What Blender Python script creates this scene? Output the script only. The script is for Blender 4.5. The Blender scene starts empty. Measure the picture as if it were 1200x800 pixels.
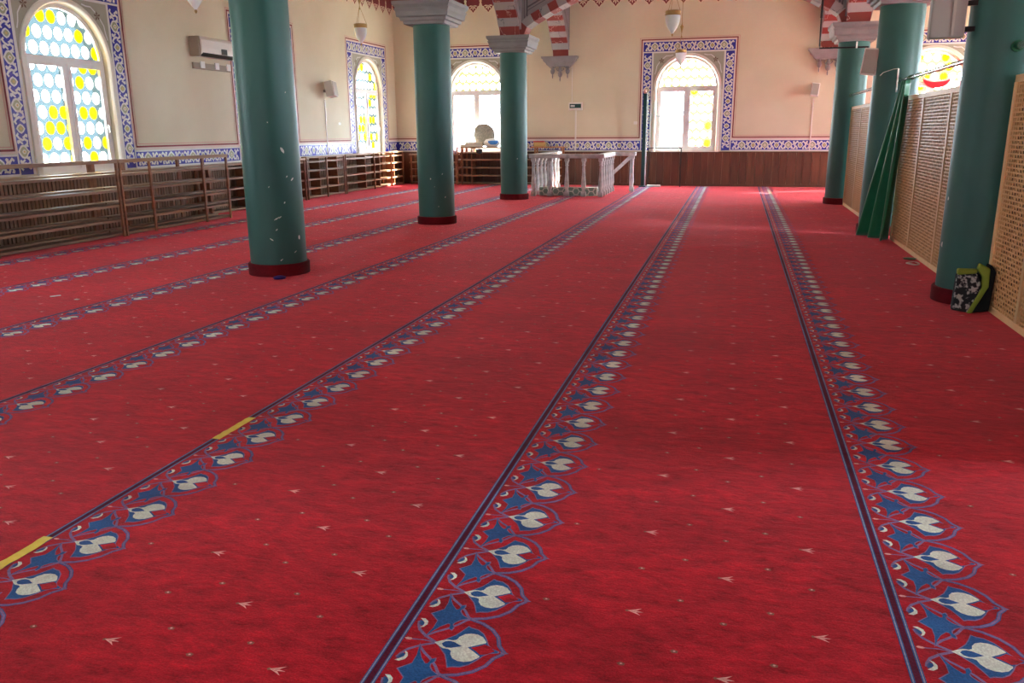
import bpy, bmesh, math, random
from mathutils import Vector, Matrix
random.seed(7)
PI = math.pi
SC = bpy.context.scene
COL = SC.collection

# ------------------------------------------------------------------ camera
cam_d = bpy.data.cameras.new('camera'); cam = bpy.data.objects.new('camera', cam_d); COL.objects.link(cam)
cam_d.lens = 952.14 * 36 / 1200; cam_d.sensor_width = 36; cam_d.sensor_fit = 'HORIZONTAL'
cam_d.shift_y = 0.001; cam_d.clip_start = 0.05; cam_d.clip_end = 500
_p, _y, _r = 0.255013683, 0.264990248, -0.00774881429
fwd = Vector((-math.sin(_y) * math.cos(_p), math.cos(_y) * math.cos(_p), -math.sin(_p)))
rgt = Vector((math.cos(_y), math.sin(_y), 0)); up = rgt.cross(fwd)
r2 = rgt * math.cos(_r) + up * math.sin(_r); u2 = -rgt * math.sin(_r) + up * math.cos(_r)
M = Matrix((r2, u2, -fwd)).transposed().to_4x4(); M.translation = (0, 0, 1.5)
cam.matrix_world = M
SC.camera = cam

# ------------------------------------------------------------------ world, sun, exposure
W = bpy.data.worlds.new('sky'); SC.world = W; W.use_nodes = True
wn = W.node_tree.nodes; wl = W.node_tree.links; wn.clear()
wo = wn.new('ShaderNodeOutputWorld'); wb = wn.new('ShaderNodeBackground')
# pale sky, brighter and warmer round the sun
geo = wn.new('ShaderNodeTexCoord'); dot = wn.new('ShaderNodeVectorMath'); dot.operation = 'DOT_PRODUCT'
dot.inputs[1].default_value = Vector((1.3, 0.87, 1.0)).normalized()
mrw = wn.new('ShaderNodeMapRange'); mrw.inputs[1].default_value = -0.2; mrw.inputs[2].default_value = 1.0; mrw.inputs[3].default_value = 8.5; mrw.inputs[4].default_value = 38.0
mrw.interpolation_type = 'SMOOTHSTEP'
wl.new(geo.outputs['Generated'], dot.inputs[0]); wl.new(dot.outputs['Value'], mrw.inputs[0]); wl.new(mrw.outputs[0], wb.inputs[1])
wb.inputs[0].default_value = (0.78, 0.93, 1.06, 1)
wl.new(wb.outputs[0], wo.inputs[0])
sun_d = bpy.data.lights.new('sun', 'SUN'); sun_d.energy = 55; sun_d.angle = 0.012; sun_d.color = (1.0, 0.93, 0.82)
sun = bpy.data.objects.new('sun', sun_d); COL.objects.link(sun)
sun.rotation_euler = Vector((-1.3, -0.87, -1.0)).to_track_quat('-Z', 'Y').to_euler()
SC.view_settings.view_transform = 'Standard'; SC.view_settings.look = 'None'
SC.view_settings.gamma = 1.0; SC.view_settings.exposure = 0.98
SC.view_settings.use_curve_mapping = False
cy = SC.cycles
cy.max_bounces = 10; cy.diffuse_bounces = 6; cy.glossy_bounces = 3; cy.transparent_max_bounces = 12
cy.transmission_bounces = 6; cy.caustics_reflective = False; cy.caustics_refractive = False
cy.sample_clamp_indirect = 12

# ------------------------------------------------------------------ materials
def mat(name, color, rough=0.7, noise=None, bump=0.0, spec=0.3, **kw):
    m = bpy.data.materials.new(name); m.use_nodes = True
    nt = m.node_tree; b = nt.nodes['Principled BSDF']
    b.inputs['Base Color'].default_value = (*color, 1); b.inputs['Roughness'].default_value = rough
    b.inputs['Specular IOR Level'].default_value = spec
    for k, v in kw.items(): b.inputs[k.replace('_', ' ')].default_value = v
    if noise:
        scale, c2, stretch, lo, hi = noise
        tc = nt.nodes.new('ShaderNodeTexCoord'); mp = nt.nodes.new('ShaderNodeMapping'); mp.inputs['Scale'].default_value = stretch
        n = nt.nodes.new('ShaderNodeTexNoise'); n.inputs['Scale'].default_value = scale; n.inputs['Detail'].default_value = 5
        cr = nt.nodes.new('ShaderNodeValToRGB')
        cr.color_ramp.elements[0].position = lo; cr.color_ramp.elements[0].color = (*color, 1)
        cr.color_ramp.elements[1].position = hi; cr.color_ramp.elements[1].color = (*c2, 1)
        nt.links.new(tc.outputs['Object'], mp.inputs[0]); nt.links.new(mp.outputs[0], n.inputs[0])
        nt.links.new(n.outputs[0], cr.inputs[0]); nt.links.new(cr.outputs[0], b.inputs['Base Color'])
        if bump:
            bp = nt.nodes.new('ShaderNodeBump'); bp.inputs['Strength'].default_value = bump; bp.inputs['Distance'].default_value = 0.01
            nt.links.new(n.outputs[0], bp.inputs['Height']); nt.links.new(bp.outputs[0], b.inputs['Normal'])
    return m

def carpet_mat(name, color, dark=0.48, light=1.5):
    """pile carpet: brushed streaks that lighten and darken one colour"""
    m = bpy.data.materials.new(name); m.use_nodes = True
    nt = m.node_tree; N = nt.nodes; L = nt.links; b = N['Principled BSDF']
    b.inputs['Roughness'].default_value = 0.9; b.inputs['Specular IOR Level'].default_value = 0.15
    b.inputs['Sheen Weight'].default_value = 0.85 if color[0] > 0.35 and color[1] < 0.05 else 0.12; b.inputs['Sheen Roughness'].default_value = 0.3
    b.inputs['Sheen Tint'].default_value = (1, 0.16, 0.18, 1)
    tc = N.new('ShaderNodeTexCoord')
    def noise(scale, st, det, rough=0.6):
        mp = N.new('ShaderNodeMapping'); mp.inputs['Scale'].default_value = st
        n = N.new('ShaderNodeTexNoise'); n.inputs['Scale'].default_value = scale; n.inputs['Detail'].default_value = det
        n.inputs['Roughness'].default_value = rough
        L.new(tc.outputs['Object'], mp.inputs[0]); L.new(mp.outputs[0], n.inputs[0]); return n.outputs[0]
    def mr(x, a, b_, c, d):
        n = N.new('ShaderNodeMapRange'); n.inputs[1].default_value = a; n.inputs[2].default_value = b_
        n.inputs[3].default_value = c; n.inputs[4].default_value = d; L.new(x, n.inputs[0]); return n.outputs[0]
    def mul(x, y):
        n = N.new('ShaderNodeMath'); n.operation = 'MULTIPLY'; L.new(x, n.inputs[0]); L.new(y, n.inputs[1]); return n.outputs[0]
    a = mr(noise(10, (0.8, 1.6, 1), 8, 0.8), 0.36, 0.64, dark, light)
    c = mr(noise(0.9, (1, 1.6, 1), 3), 0.30, 0.70, 0.68, 1.26)
    d = mr(noise(150, (1, 1, 1), 2), 0.3, 0.7, 0.8, 1.2)
    f = mul(mul(a, c), d)
    mx = N.new('ShaderNodeVectorMath'); mx.operation = 'SCALE'; mx.inputs[0].default_value = color
    L.new(f, mx.inputs['Scale']); L.new(mx.outputs[0], b.inputs['Base Color'])
    bp = N.new('ShaderNodeBump'); bp.inputs['Strength'].default_value = 0.35; bp.inputs['Distance'].default_value = 0.01
    L.new(f, bp.inputs['Height']); L.new(bp.outputs[0], b.inputs['Normal'])
    return m

def wood_mat(name, c1, c2, scale=6, axis=(1, 1, 0.08), rough=0.45):
    m = bpy.data.materials.new(name); m.use_nodes = True
    nt = m.node_tree; N = nt.nodes; L = nt.links; b = N['Principled BSDF']
    b.inputs['Roughness'].default_value = rough; b.inputs['Specular IOR Level'].default_value = 0.4
    tc = N.new('ShaderNodeTexCoord'); mp = N.new('ShaderNodeMapping'); mp.inputs['Scale'].default_value = axis
    n = N.new('ShaderNodeTexNoise'); n.inputs['Scale'].default_value = scale; n.inputs['Detail'].default_value = 6; n.inputs['Distortion'].default_value = 0.6
    oi = N.new('ShaderNodeObjectInfo'); add = N.new('ShaderNodeVectorMath'); add.operation = 'ADD'
    cx = N.new('ShaderNodeCombineXYZ'); k = N.new('ShaderNodeMath'); k.operation = 'MULTIPLY'; k.inputs[1].default_value = 40
    L.new(oi.outputs['Random'], k.inputs[0]); L.new(k.outputs[0], cx.inputs[0]); L.new(k.outputs[0], cx.inputs[2])
    L.new(tc.outputs['Object'], mp.inputs[0]); L.new(mp.outputs[0], add.inputs[0]); L.new(cx.outputs[0], add.inputs[1])
    L.new(add.outputs[0], n.inputs[0])
    cr = N.new('ShaderNodeValToRGB'); cr.color_ramp.elements[0].position = 0.3; cr.color_ramp.elements[0].color = (*c1, 1)
    cr.color_ramp.elements[1].position = 0.7; cr.color_ramp.elements[1].color = (*c2, 1)
    L.new(n.outputs[0], cr.inputs[0])
    hs = N.new('ShaderNodeHueSaturation'); v = N.new('ShaderNodeMapRange'); v.inputs[3].default_value = 0.78; v.inputs[4].default_value = 1.2
    L.new(oi.outputs['Random'], v.inputs[0]); L.new(v.outputs[0], hs.inputs['Value']); L.new(cr.outputs[0], hs.inputs['Color'])
    L.new(hs.outputs[0], b.inputs['Base Color'])
    return m

def vein_mat(name, base, vein, w=0.006, scale=2.2):
    """painted marble: thin wandering veins"""
    m = bpy.data.materials.new(name); m.use_nodes = True
    nt = m.node_tree; N = nt.nodes; L = nt.links; b = N['Principled BSDF']; b.inputs['Roughness'].default_value = 0.6
    tc = N.new('ShaderNodeTexCoord'); oi = N.new('ShaderNodeObjectInfo'); add = N.new('ShaderNodeVectorMath'); add.operation = 'ADD'
    n = N.new('ShaderNodeTexNoise'); n.inputs['Scale'].default_value = scale; n.inputs['Detail'].default_value = 4
    s = N.new('ShaderNodeMath'); s.operation = 'SUBTRACT'; s.inputs[1].default_value = 0.5
    a = N.new('ShaderNodeMath'); a.operation = 'ABSOLUTE'
    c = N.new('ShaderNodeMath'); c.operation = 'LESS_THAN'; c.inputs[1].default_value = w
    mx = N.new('ShaderNodeMixRGB'); mx.inputs[1].default_value = (*base, 1); mx.inputs[2].default_value = (*vein, 1)
    L.new(tc.outputs['Object'], add.inputs[0]); L.new(oi.outputs['Random'], add.inputs[1]); L.new(add.outputs[0], n.inputs[0])
    L.new(n.outputs[0], s.inputs[0]); L.new(s.outputs[0], a.inputs[0]); L.new(a.outputs[0], c.inputs[0])
    L.new(c.outputs[0], mx.inputs[0]); L.new(mx.outputs[0], b.inputs['Base Color'])
    return m

def glass_mat(name, tcol, frost, diff=(0.8, 0.85, 0.85)):
    """daylight glass: clear tinted part plus a frosted (translucent) part"""
    m = bpy.data.materials.new(name); m.use_nodes = True
    nt = m.node_tree; N = nt.nodes; L = nt.links; N.clear()
    o = N.new('ShaderNodeOutputMaterial'); t = N.new('ShaderNodeBsdfTransparent'); t.inputs[0].default_value = (*tcol, 1)
    tr = N.new('ShaderNodeBsdfTranslucent'); tr.inputs[0].default_value = (*diff, 1)
    g = N.new('ShaderNodeBsdfGlossy'); g.inputs['Roughness'].default_value = 0.15
    m1 = N.new('ShaderNodeMixShader'); m1.inputs[0].default_value = frost
    m2 = N.new('ShaderNodeMixShader'); m2.inputs[0].default_value = 0.04
    L.new(t.outputs[0], m1.inputs[1]); L.new(tr.outputs[0], m1.inputs[2])
    L.new(m1.outputs[0], m2.inputs[1]); L.new(g.outputs[0], m2.inputs[2]); L.new(m2.outputs[0], o.inputs[0])
    return m

RED = (0.40, 0.004, 0.015)
MT = dict(
    red=carpet_mat('carpet_red', RED), blue=carpet_mat('carpet_blue', (0.020, 0.12, 0.33), 0.8, 1.15),
    cream=carpet_mat('carpet_cream', (0.72, 0.84, 0.72), 0.85, 1.1), lilac=carpet_mat('carpet_lilac', (0.24, 0.18, 0.36), 0.8, 1.15),
    maroon=carpet_mat('carpet_maroon', (0.10, 0.006, 0.03), 0.8, 1.1), pink=carpet_mat('carpet_pink', (0.85, 0.48, 0.42), 0.85, 1.1),
    olive=carpet_mat('carpet_olive', (0.26, 0.12, 0.08), 0.8, 1.1), dash=carpet_mat('carpet_dash', (0.30, 0.36, 0.50), 0.8, 1.1),
    wall=mat('wall_cream', (0.66, 0.59, 0.44), 0.75, (1.2, (0.62, 0.55, 0.40), (1, 1, 1), 0.35, 0.65)),
    ceil=mat('ceiling_white', (0.78, 0.74, 0.66), 0.8), outer=mat('outdoor_ground', (0.5, 0.48, 0.42), 0.9),
    tile_blue=mat('tile_blue', (0.035, 0.035, 0.30), 0.25, (6, (0.05, 0.05, 0.38), (1, 1, 1), 0.3, 0.7)),
    tile_white=mat('tile_white', (0.70, 0.68, 0.68), 0.3), tile_sage=mat('tile_sage', (0.32, 0.33, 0.22), 0.3),
    tile_gold=mat('tile_gold', (0.55, 0.38, 0.14), 0.35), line_red=mat('line_red', (0.22, 0.018, 0.028), 0.6),
    line_pale=mat('line_pale', (0.74, 0.60, 0.55), 0.6), line_pink=mat('line_pink', (0.58, 0.30, 0.25), 0.6),
    spandrel=mat('sage_plaster', (0.40, 0.38, 0.31), 0.6, (4, (0.34, 0.33, 0.26), (1, 1, 1), 0.3, 0.7)),
    leaf_dark=mat('leaf_dark', (0.16, 0.10, 0.07), 0.6),
    molding=mat('molding_white', (0.74, 0.69, 0.62), 0.45), pvc=mat('white_frame', (0.80, 0.77, 0.76), 0.35),
    disc_clear=glass_mat('clear_glass', (0.97, 0.98, 0.98), 0.06), disc_yellow=glass_mat('yellow_glass', (1.0, 0.72, 0.02), 0.25, (1, 0.75, 0.03)),
    screen=glass_mat('frosted_screen', (0.19, 0.225, 0.235), 0.3, (0.16, 0.195, 0.20)),
    screen_warm=glass_mat('pale_frosted_screen', (0.215, 0.20, 0.125), 0.2, (0.10, 0.09, 0.05)),
    column=mat('column_green', (0.018, 0.095, 0.079), 0.46, (3, (0.024, 0.115, 0.095), (1, 1, 0.5), 0.3, 0.7), 0.0, 0.4),
    skirt=carpet_mat('skirt_red', (0.11, 0.004, 0.008), 0.8, 1.1),
    chip=mat('chipped_plaster', (0.62, 0.66, 0.6), 0.8),
    stone=mat('grey_painted_stone', (0.27, 0.26, 0.265), 0.55, (5, (0.23, 0.22, 0.225), (1, 1, 1), 0.3, 0.7)),
    arch_grey=mat('arch_grey', (0.30, 0.275, 0.29), 0.65), arch_line=mat('arch_line', (0.13, 0.115, 0.13), 0.6),
    v_red=vein_mat('painted_red_marble', (0.26, 0.042, 0.036), (0.5, 0.3, 0.26)),
    v_grey=vein_mat('painted_grey_marble', (0.38, 0.365, 0.37), (0.2, 0.2, 0.22)),
    plank=wood_mat('brown_panel_wood', (0.085, 0.028, 0.013), (0.155, 0.055, 0.027), 5, (3, 3, 0.25)),
    slat=wood_mat('slat_wood', (0.15, 0.075, 0.038), (0.27, 0.145, 0.075), 5, (6, 6, 0.3)),
    slat_dark=mat('slat_dark', (0.035, 0.014, 0.008), 0.7),
    rack=wood_mat('rack_wood', (0.17, 0.055, 0.022), (0.31, 0.12, 0.048), 5, (1, 0.3, 2)),
    rack_pale=wood_mat('rack_board', (0.22, 0.115, 0.062), (0.36, 0.21, 0.125), 4, (1, 0.3, 2)),  # paler, greyer brown for shelves, top boards and left cap rail
    orange=wood_mat('orange_wood', (0.36, 0.13, 0.05), (0.50, 0.22, 0.09), 5, (1, 1, 1)),
    marble=mat('grey_marble', (0.72, 0.72, 0.71), 0.35, (7, (0.50, 0.51, 0.51), (1, 1, 1), 0.4, 0.6)),
    hex_green=mat('hex_tile_green', (0.22, 0.33, 0.27), 0.3), hex_pale=mat('hex_tile_pale', (0.7, 0.72, 0.62), 0.4),
    lattice=wood_mat('lattice_wood', (0.62, 0.34, 0.135), (0.72, 0.43, 0.20), 5, (2, 2, 0.3)),
    lattice_frame=wood_mat('lattice_frame_wood', (0.74, 0.47, 0.22), (0.82, 0.56, 0.30), 4, (2, 2, 0.2)),
    cloth=mat('brown_gap_shade', (0.13, 0.065, 0.03), 0.9),  # dark brown of the added sheet that shades the lattice gaps
    curtain=mat('green_satin', (0.001, 0.15, 0.06), 0.36, (4, (0.002, 0.19, 0.08), (1, 1, 1), 0.3, 0.7), 0.0, 0.5, Sheen_Weight=0.4),
    steel=mat('steel', (0.75, 0.78, 0.78), 0.2, Metallic=0.9), green_metal=mat('green_metal', (0.01, 0.09, 0.04), 0.4),
    black=mat('black_metal', (0.012, 0.012, 0.014), 0.4), white_plastic=mat('white_plastic', (0.72, 0.68, 0.64), 0.4),
    grey_plastic=mat('grey_plastic', (0.30, 0.28, 0.26), 0.5), warm_grey=mat('warm_grey_plastic', (0.34, 0.28, 0.22), 0.5),
    speaker=mat('speaker_grille', (0.38, 0.34, 0.30), 0.6), brass=mat('brass', (0.34, 0.22, 0.08), 0.35, Metallic=0.8),
    lamp_glass=mat('opal_glass', (0.82, 0.84, 0.82), 0.25, None, 0, 0.5, Subsurface_Weight=0.2),
    dark_green=mat('dark_green_paint', (0.008, 0.045, 0.045), 0.35), teal=mat('teal_bead', (0.03, 0.25, 0.25), 0.4),
    tape=mat('yellow_tape', (0.80, 0.66, 0.06), 0.35, (30, (0.88, 0.76, 0.14), (1, 1, 1), 0.3, 0.7)),
    lime=mat('lime_fabric', (0.22, 0.30, 0.035), 0.8), bag_black=mat('black_fabric', (0.008, 0.009, 0.009), 0.85),
    bag_print=mat('printed_fabric', (0.015, 0.017, 0.02), 0.8, (26, (0.42, 0.43, 0.42), (1, 1, 1), 0.5, 0.58)),
    white=mat('white_paint', (0.8, 0.8, 0.78), 0.5), navy=mat('navy_plastic', (0.02, 0.02, 0.16), 0.4),
    sky_blue=mat('blue_fabric', (0.06, 0.27, 0.72), 0.6), basket=mat('basket_grey', (0.40, 0.36, 0.29), 0.8, (30, (0.26, 0.23, 0.19), (1, 1, 1), 0.4, 0.6)),
    book=mat('book_cover', (0.42, 0.36, 0.24), 0.7), paper=mat('paper', (0.75, 0.70, 0.58), 0.8),
    red_cloth=mat('red_cloth', (0.55, 0.015, 0.03), 0.7), fringe_red=mat('stencil_maroon', (0.20, 0.035, 0.04), 0.7),
    fringe_cream=mat('stencil_cream', (0.72, 0.60, 0.42), 0.7), hat=mat('printed_hat', (0.10, 0.08, 0.22), 0.8, (22, (0.72, 0.42, 0.36), (1, 1, 1), 0.45, 0.55)),
)

# ------------------------------------------------------------------ mesh helpers
class MB:
    def __init__(s): s.v = []; s.f = []; s.m = []; s.mats = []; s.smooth = []
    def mi(s, m):
        if m not in s.mats: s.mats.append(m)
        return s.mats.index(m)
    def add(s, vs, fs, m, smooth=False):
        o = len(s.v); k = s.mi(m); s.v += [tuple(v) for v in vs]
        for f in fs: s.f.append([i + o for i in f]); s.m.append(k); s.smooth.append(smooth)
    def box(s, a, b, m):
        x0, y0, z0 = a; x1, y1, z1 = b
        s.add([(x0, y0, z0), (x1, y0, z0), (x1, y1, z0), (x0, y1, z0), (x0, y0, z1), (x1, y0, z1), (x1, y1, z1), (x0, y1, z1)],
              [(0, 3, 2, 1), (4, 5, 6, 7), (0, 1, 5, 4), (1, 2, 6, 5), (2, 3, 7, 6), (3, 0, 4, 7)], m)
    def hexa(s, p, m):     # 8 points: bottom four, top four
        s.add(p, [(0, 3, 2, 1), (4, 5, 6, 7), (0, 1, 5, 4), (1, 2, 6, 5), (2, 3, 7, 6), (3, 0, 4, 7)], m)
    def tube(s, pts, r, m, n=8, cap=True):
        pts = [Vector(p) for p in pts]; rs = r if isinstance(r, (list, tuple)) else [r] * len(pts)
        vs = []; prev = None
        for i, p in enumerate(pts):
            d = (pts[min(i + 1, len(pts) - 1)] - pts[max(i - 1, 0)]).normalized()
            a = prev if prev else (Vector((0, 0, 1)) if abs(d.z) < 0.9 else Vector((1, 0, 0)))
            x = (a - d * a.dot(d)).normalized(); prev = x; y = d.cross(x)
            for k in range(n):
                t = 2 * PI * k / n; vs.append(p + (x * math.cos(t) + y * math.sin(t)) * rs[i])
        fs = [(i * n + k, i * n + (k + 1) % n, (i + 1) * n + (k + 1) % n, (i + 1) * n + k) for i in range(len(pts) - 1) for k in range(n)]
        if cap: fs += [tuple(range(n))[::-1], tuple(range((len(pts) - 1) * n, len(pts) * n))]
        s.add(vs, fs, m, True)
    def lathe(s, prof, m, c=(0, 0, 0), n=24, cap=True):
        vs = []; fs = []
        for r, z in prof:
            for k in range(n):
                t = 2 * PI * k / n; vs.append((c[0] + r * math.cos(t), c[1] + r * math.sin(t), c[2] + z))
        for i in range(len(prof) - 1):
            for k in range(n): fs.append((i * n + k, i * n + (k + 1) % n, (i + 1) * n + (k + 1) % n, (i + 1) * n + k))
        if cap: fs += [tuple(range(n))[::-1], tuple(range((len(prof) - 1) * n, len(prof) * n))]
        s.add(vs, fs, m, True)
    def prism(s, poly, fa, fb, m):      # poly 2D, fa/fb map (u,v) to 3D front/back
        n = len(poly); vs = [fa(*p) for p in poly] + [fb(*p) for p in poly]
        s.add(vs, [tuple(range(n)), tuple(range(n, 2 * n))[::-1]] + [(i, i + n, (i + 1) % n + n, (i + 1) % n) for i in range(n)], m)
    def ribbon(s, pts, w, fn, m, closed=False):
        pts = [Vector(p) for p in pts]; n = len(pts); vs = []
        for i in range(n):
            if closed: a, b = pts[i - 1], pts[(i + 1) % n]
            else: a, b = pts[max(i - 1, 0)], pts[min(i + 1, n - 1)]
            d = (b - a).normalized(); q = Vector((-d.y, d.x)) * w / 2
            c = 1.0
            if closed or 0 < i < n - 1:
                e = (pts[i] - a).normalized(); c = max(0.45, abs(e.x * d.x + e.y * d.y))
            vs += [fn(*(pts[i] + q / c)), fn(*(pts[i] - q / c))]
        k = n if closed else n - 1
        s.add(vs, [(2 * i, 2 * i + 1, (2 * i + 3) % (2 * n), (2 * i + 2) % (2 * n)) for i in range(k)], m)
    def poly(s, pts, fn, m): s.add([fn(*p) for p in pts], [tuple(range(len(pts)))], m)
    def mesh(s, name):
        me = bpy.data.meshes.new(name); me.from_pydata(s.v, [], s.f)
        for m in s.mats: me.materials.append(MT[m] if isinstance(m, str) else m)
        me.polygons.foreach_set('material_index', s.m); me.polygons.foreach_set('use_smooth', s.smooth)
        me.update(); return me
    def build(s, name, parent=None, bevel=0, loc=None):
        o = bpy.data.objects.new(name, s.mesh(name)); COL.objects.link(o)
        if any(s.smooth):
            try: o.data.set_sharp_from_angle(angle=0.7)
            except Exception: pass
        if parent: o.parent = parent
        if loc: o.location = loc
        if bevel:
            b = o.modifiers.new('bevel', 'BEVEL'); b.width = bevel; b.segments = 2; b.limit_method = 'ANGLE'
        return o

def empty(name, loc=(0, 0, 0), rz=0):
    o = bpy.data.objects.new(name, None); COL.objects.link(o); o.location = loc; o.rotation_euler.z = rz; return o
def tag(o, label=None, cat=None, group=None, kind=None):
    if label: o['label'] = label
    if cat: o['category'] = cat
    if group: o['group'] = group
    if kind: o['kind'] = kind
    return o
def inst(name, me, parent=None, loc=(0, 0, 0), rot=None):
    o = bpy.data.objects.new(name, me); COL.objects.link(o); o.parent = parent; o.location = loc
    if rot: o.rotation_euler = rot
    return o
def copy_tree(o, parent=None):
    c = o.copy(); COL.objects.link(c); c.parent = parent
    for ch in [x for x in KIDS(o)]: copy_tree(ch, c)
    return c
def KIDS(o): return list(o.children)

def plate_with_holes(name, outer, holes, fn, thick_fn, m, parent=None):
    """flat plate cut by holes; 2D curve fill, extruded by hand"""
    cu = bpy.data.curves.new('tmp', 'CURVE'); cu.dimensions = '2D'; cu.fill_mode = 'BOTH'; cu.extrude = 0.5
    for poly in [outer] + holes:
        sp = cu.splines.new('POLY'); sp.points.add(len(poly) - 1)
        for i, (x, y) in enumerate(poly): sp.points[i].co = (x, y, 0, 1)
        sp.use_cyclic_u = True
    ob = bpy.data.objects.new('tmp', cu); COL.objects.link(ob)
    dg = bpy.context.evaluated_depsgraph_get(); dg.update()
    me = bpy.data.meshes.new_from_object(ob.evaluated_get(dg)); me.name = name
    bpy.data.objects.remove(ob); bpy.data.curves.remove(cu)
    for v in me.vertices: v.co = (fn if v.co.z < 0 else thick_fn)(v.co.x, v.co.y)
    me.materials.clear(); me.materials.append(MT[m])
    for p in me.polygons: p.material_index = 0
    me.update()
    o = bpy.data.objects.new(name, me); COL.objects.link(o)
    if parent: o.parent = parent
    return o

# ------------------------------------------------------------------ room layout
XL, XR, YB, YF, ZC, TH = -9.75, 7.05, 23.11, -3.5, 6.3, 0.35
COLX = (-4.82, 2.10); COLY = (7.95, 13.0, 18.05)
WIN_L = (10.68, 16.12, 21.24); WIN_B = (-7.28, -1.375, 4.56)
WIN_L_ALL = WIN_L + (5.3,)
HW, ZS, ZB = 0.80, 2.566, 0.93       # half width, springing, bottom of the arched openings

def arch_poly(c, hw=HW, zs=ZS, zb=ZB, n=28):
    return [(c - hw, zb), (c + hw, zb)] + [(c + hw * math.cos(t), zs + hw * math.sin(t)) for t in [PI * i / n for i in range(n + 1)]]

# floor, with the carpet laid wall to wall
b = MB(); b.box((XL - TH, YF - TH, -0.2), (XR + TH, YB + TH, 0), 'red')
floor = tag(b.build('floor'), 'wall to wall red pile carpet with rows of blue and cream border stripes', kind='structure')
b = MB(); b.box((XL - TH, YF - TH, ZC), (XR + TH, YB + TH, ZC + 0.2), 'ceil')
tag(b.build('ceiling'), 'plain pale ceiling above the arches', kind='structure')
b = MB(); b.box((-60, -60, -0.5), (60, 80, -0.3), 'outer')
tag(b.build('outdoor_ground'), 'pale paved ground outside the windows', kind='structure')

def wall(name, axis, pos, outdir, u0, u1, wins, label):
    if axis == 'x': fn = lambda u, v: (pos, u, v); tf = lambda u, v: (pos + outdir * TH, u, v)
    else: fn = lambda u, v: (u, pos, v); tf = lambda u, v: (u, pos + outdir * TH, v)
    holes = [arch_poly(c) for c in wins]
    return tag(plate_with_holes(name, [(u0, 0), (u1, 0), (u1, ZC), (u0, ZC)], holes, fn, tf, 'wall'), label, kind='structure')
wall_l = wall('wall_left', 'x', XL, -1, YF, YB, WIN_L_ALL, 'cream left wall with arched windows framed in blue tile pattern')
wall_b = wall('wall_back', 'y', YB, 1, XL, XR, WIN_B, 'cream back wall with arched windows framed in blue tile pattern')
wall_r = wall('wall_right', 'x', XR, 1, YF, YB, WIN_L_ALL, 'cream right wall behind the wooden screens')
wall_f = wall('wall_front', 'y', YF, -1, XL, XR, WIN_B[:2], 'cream wall behind the camera')

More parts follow.
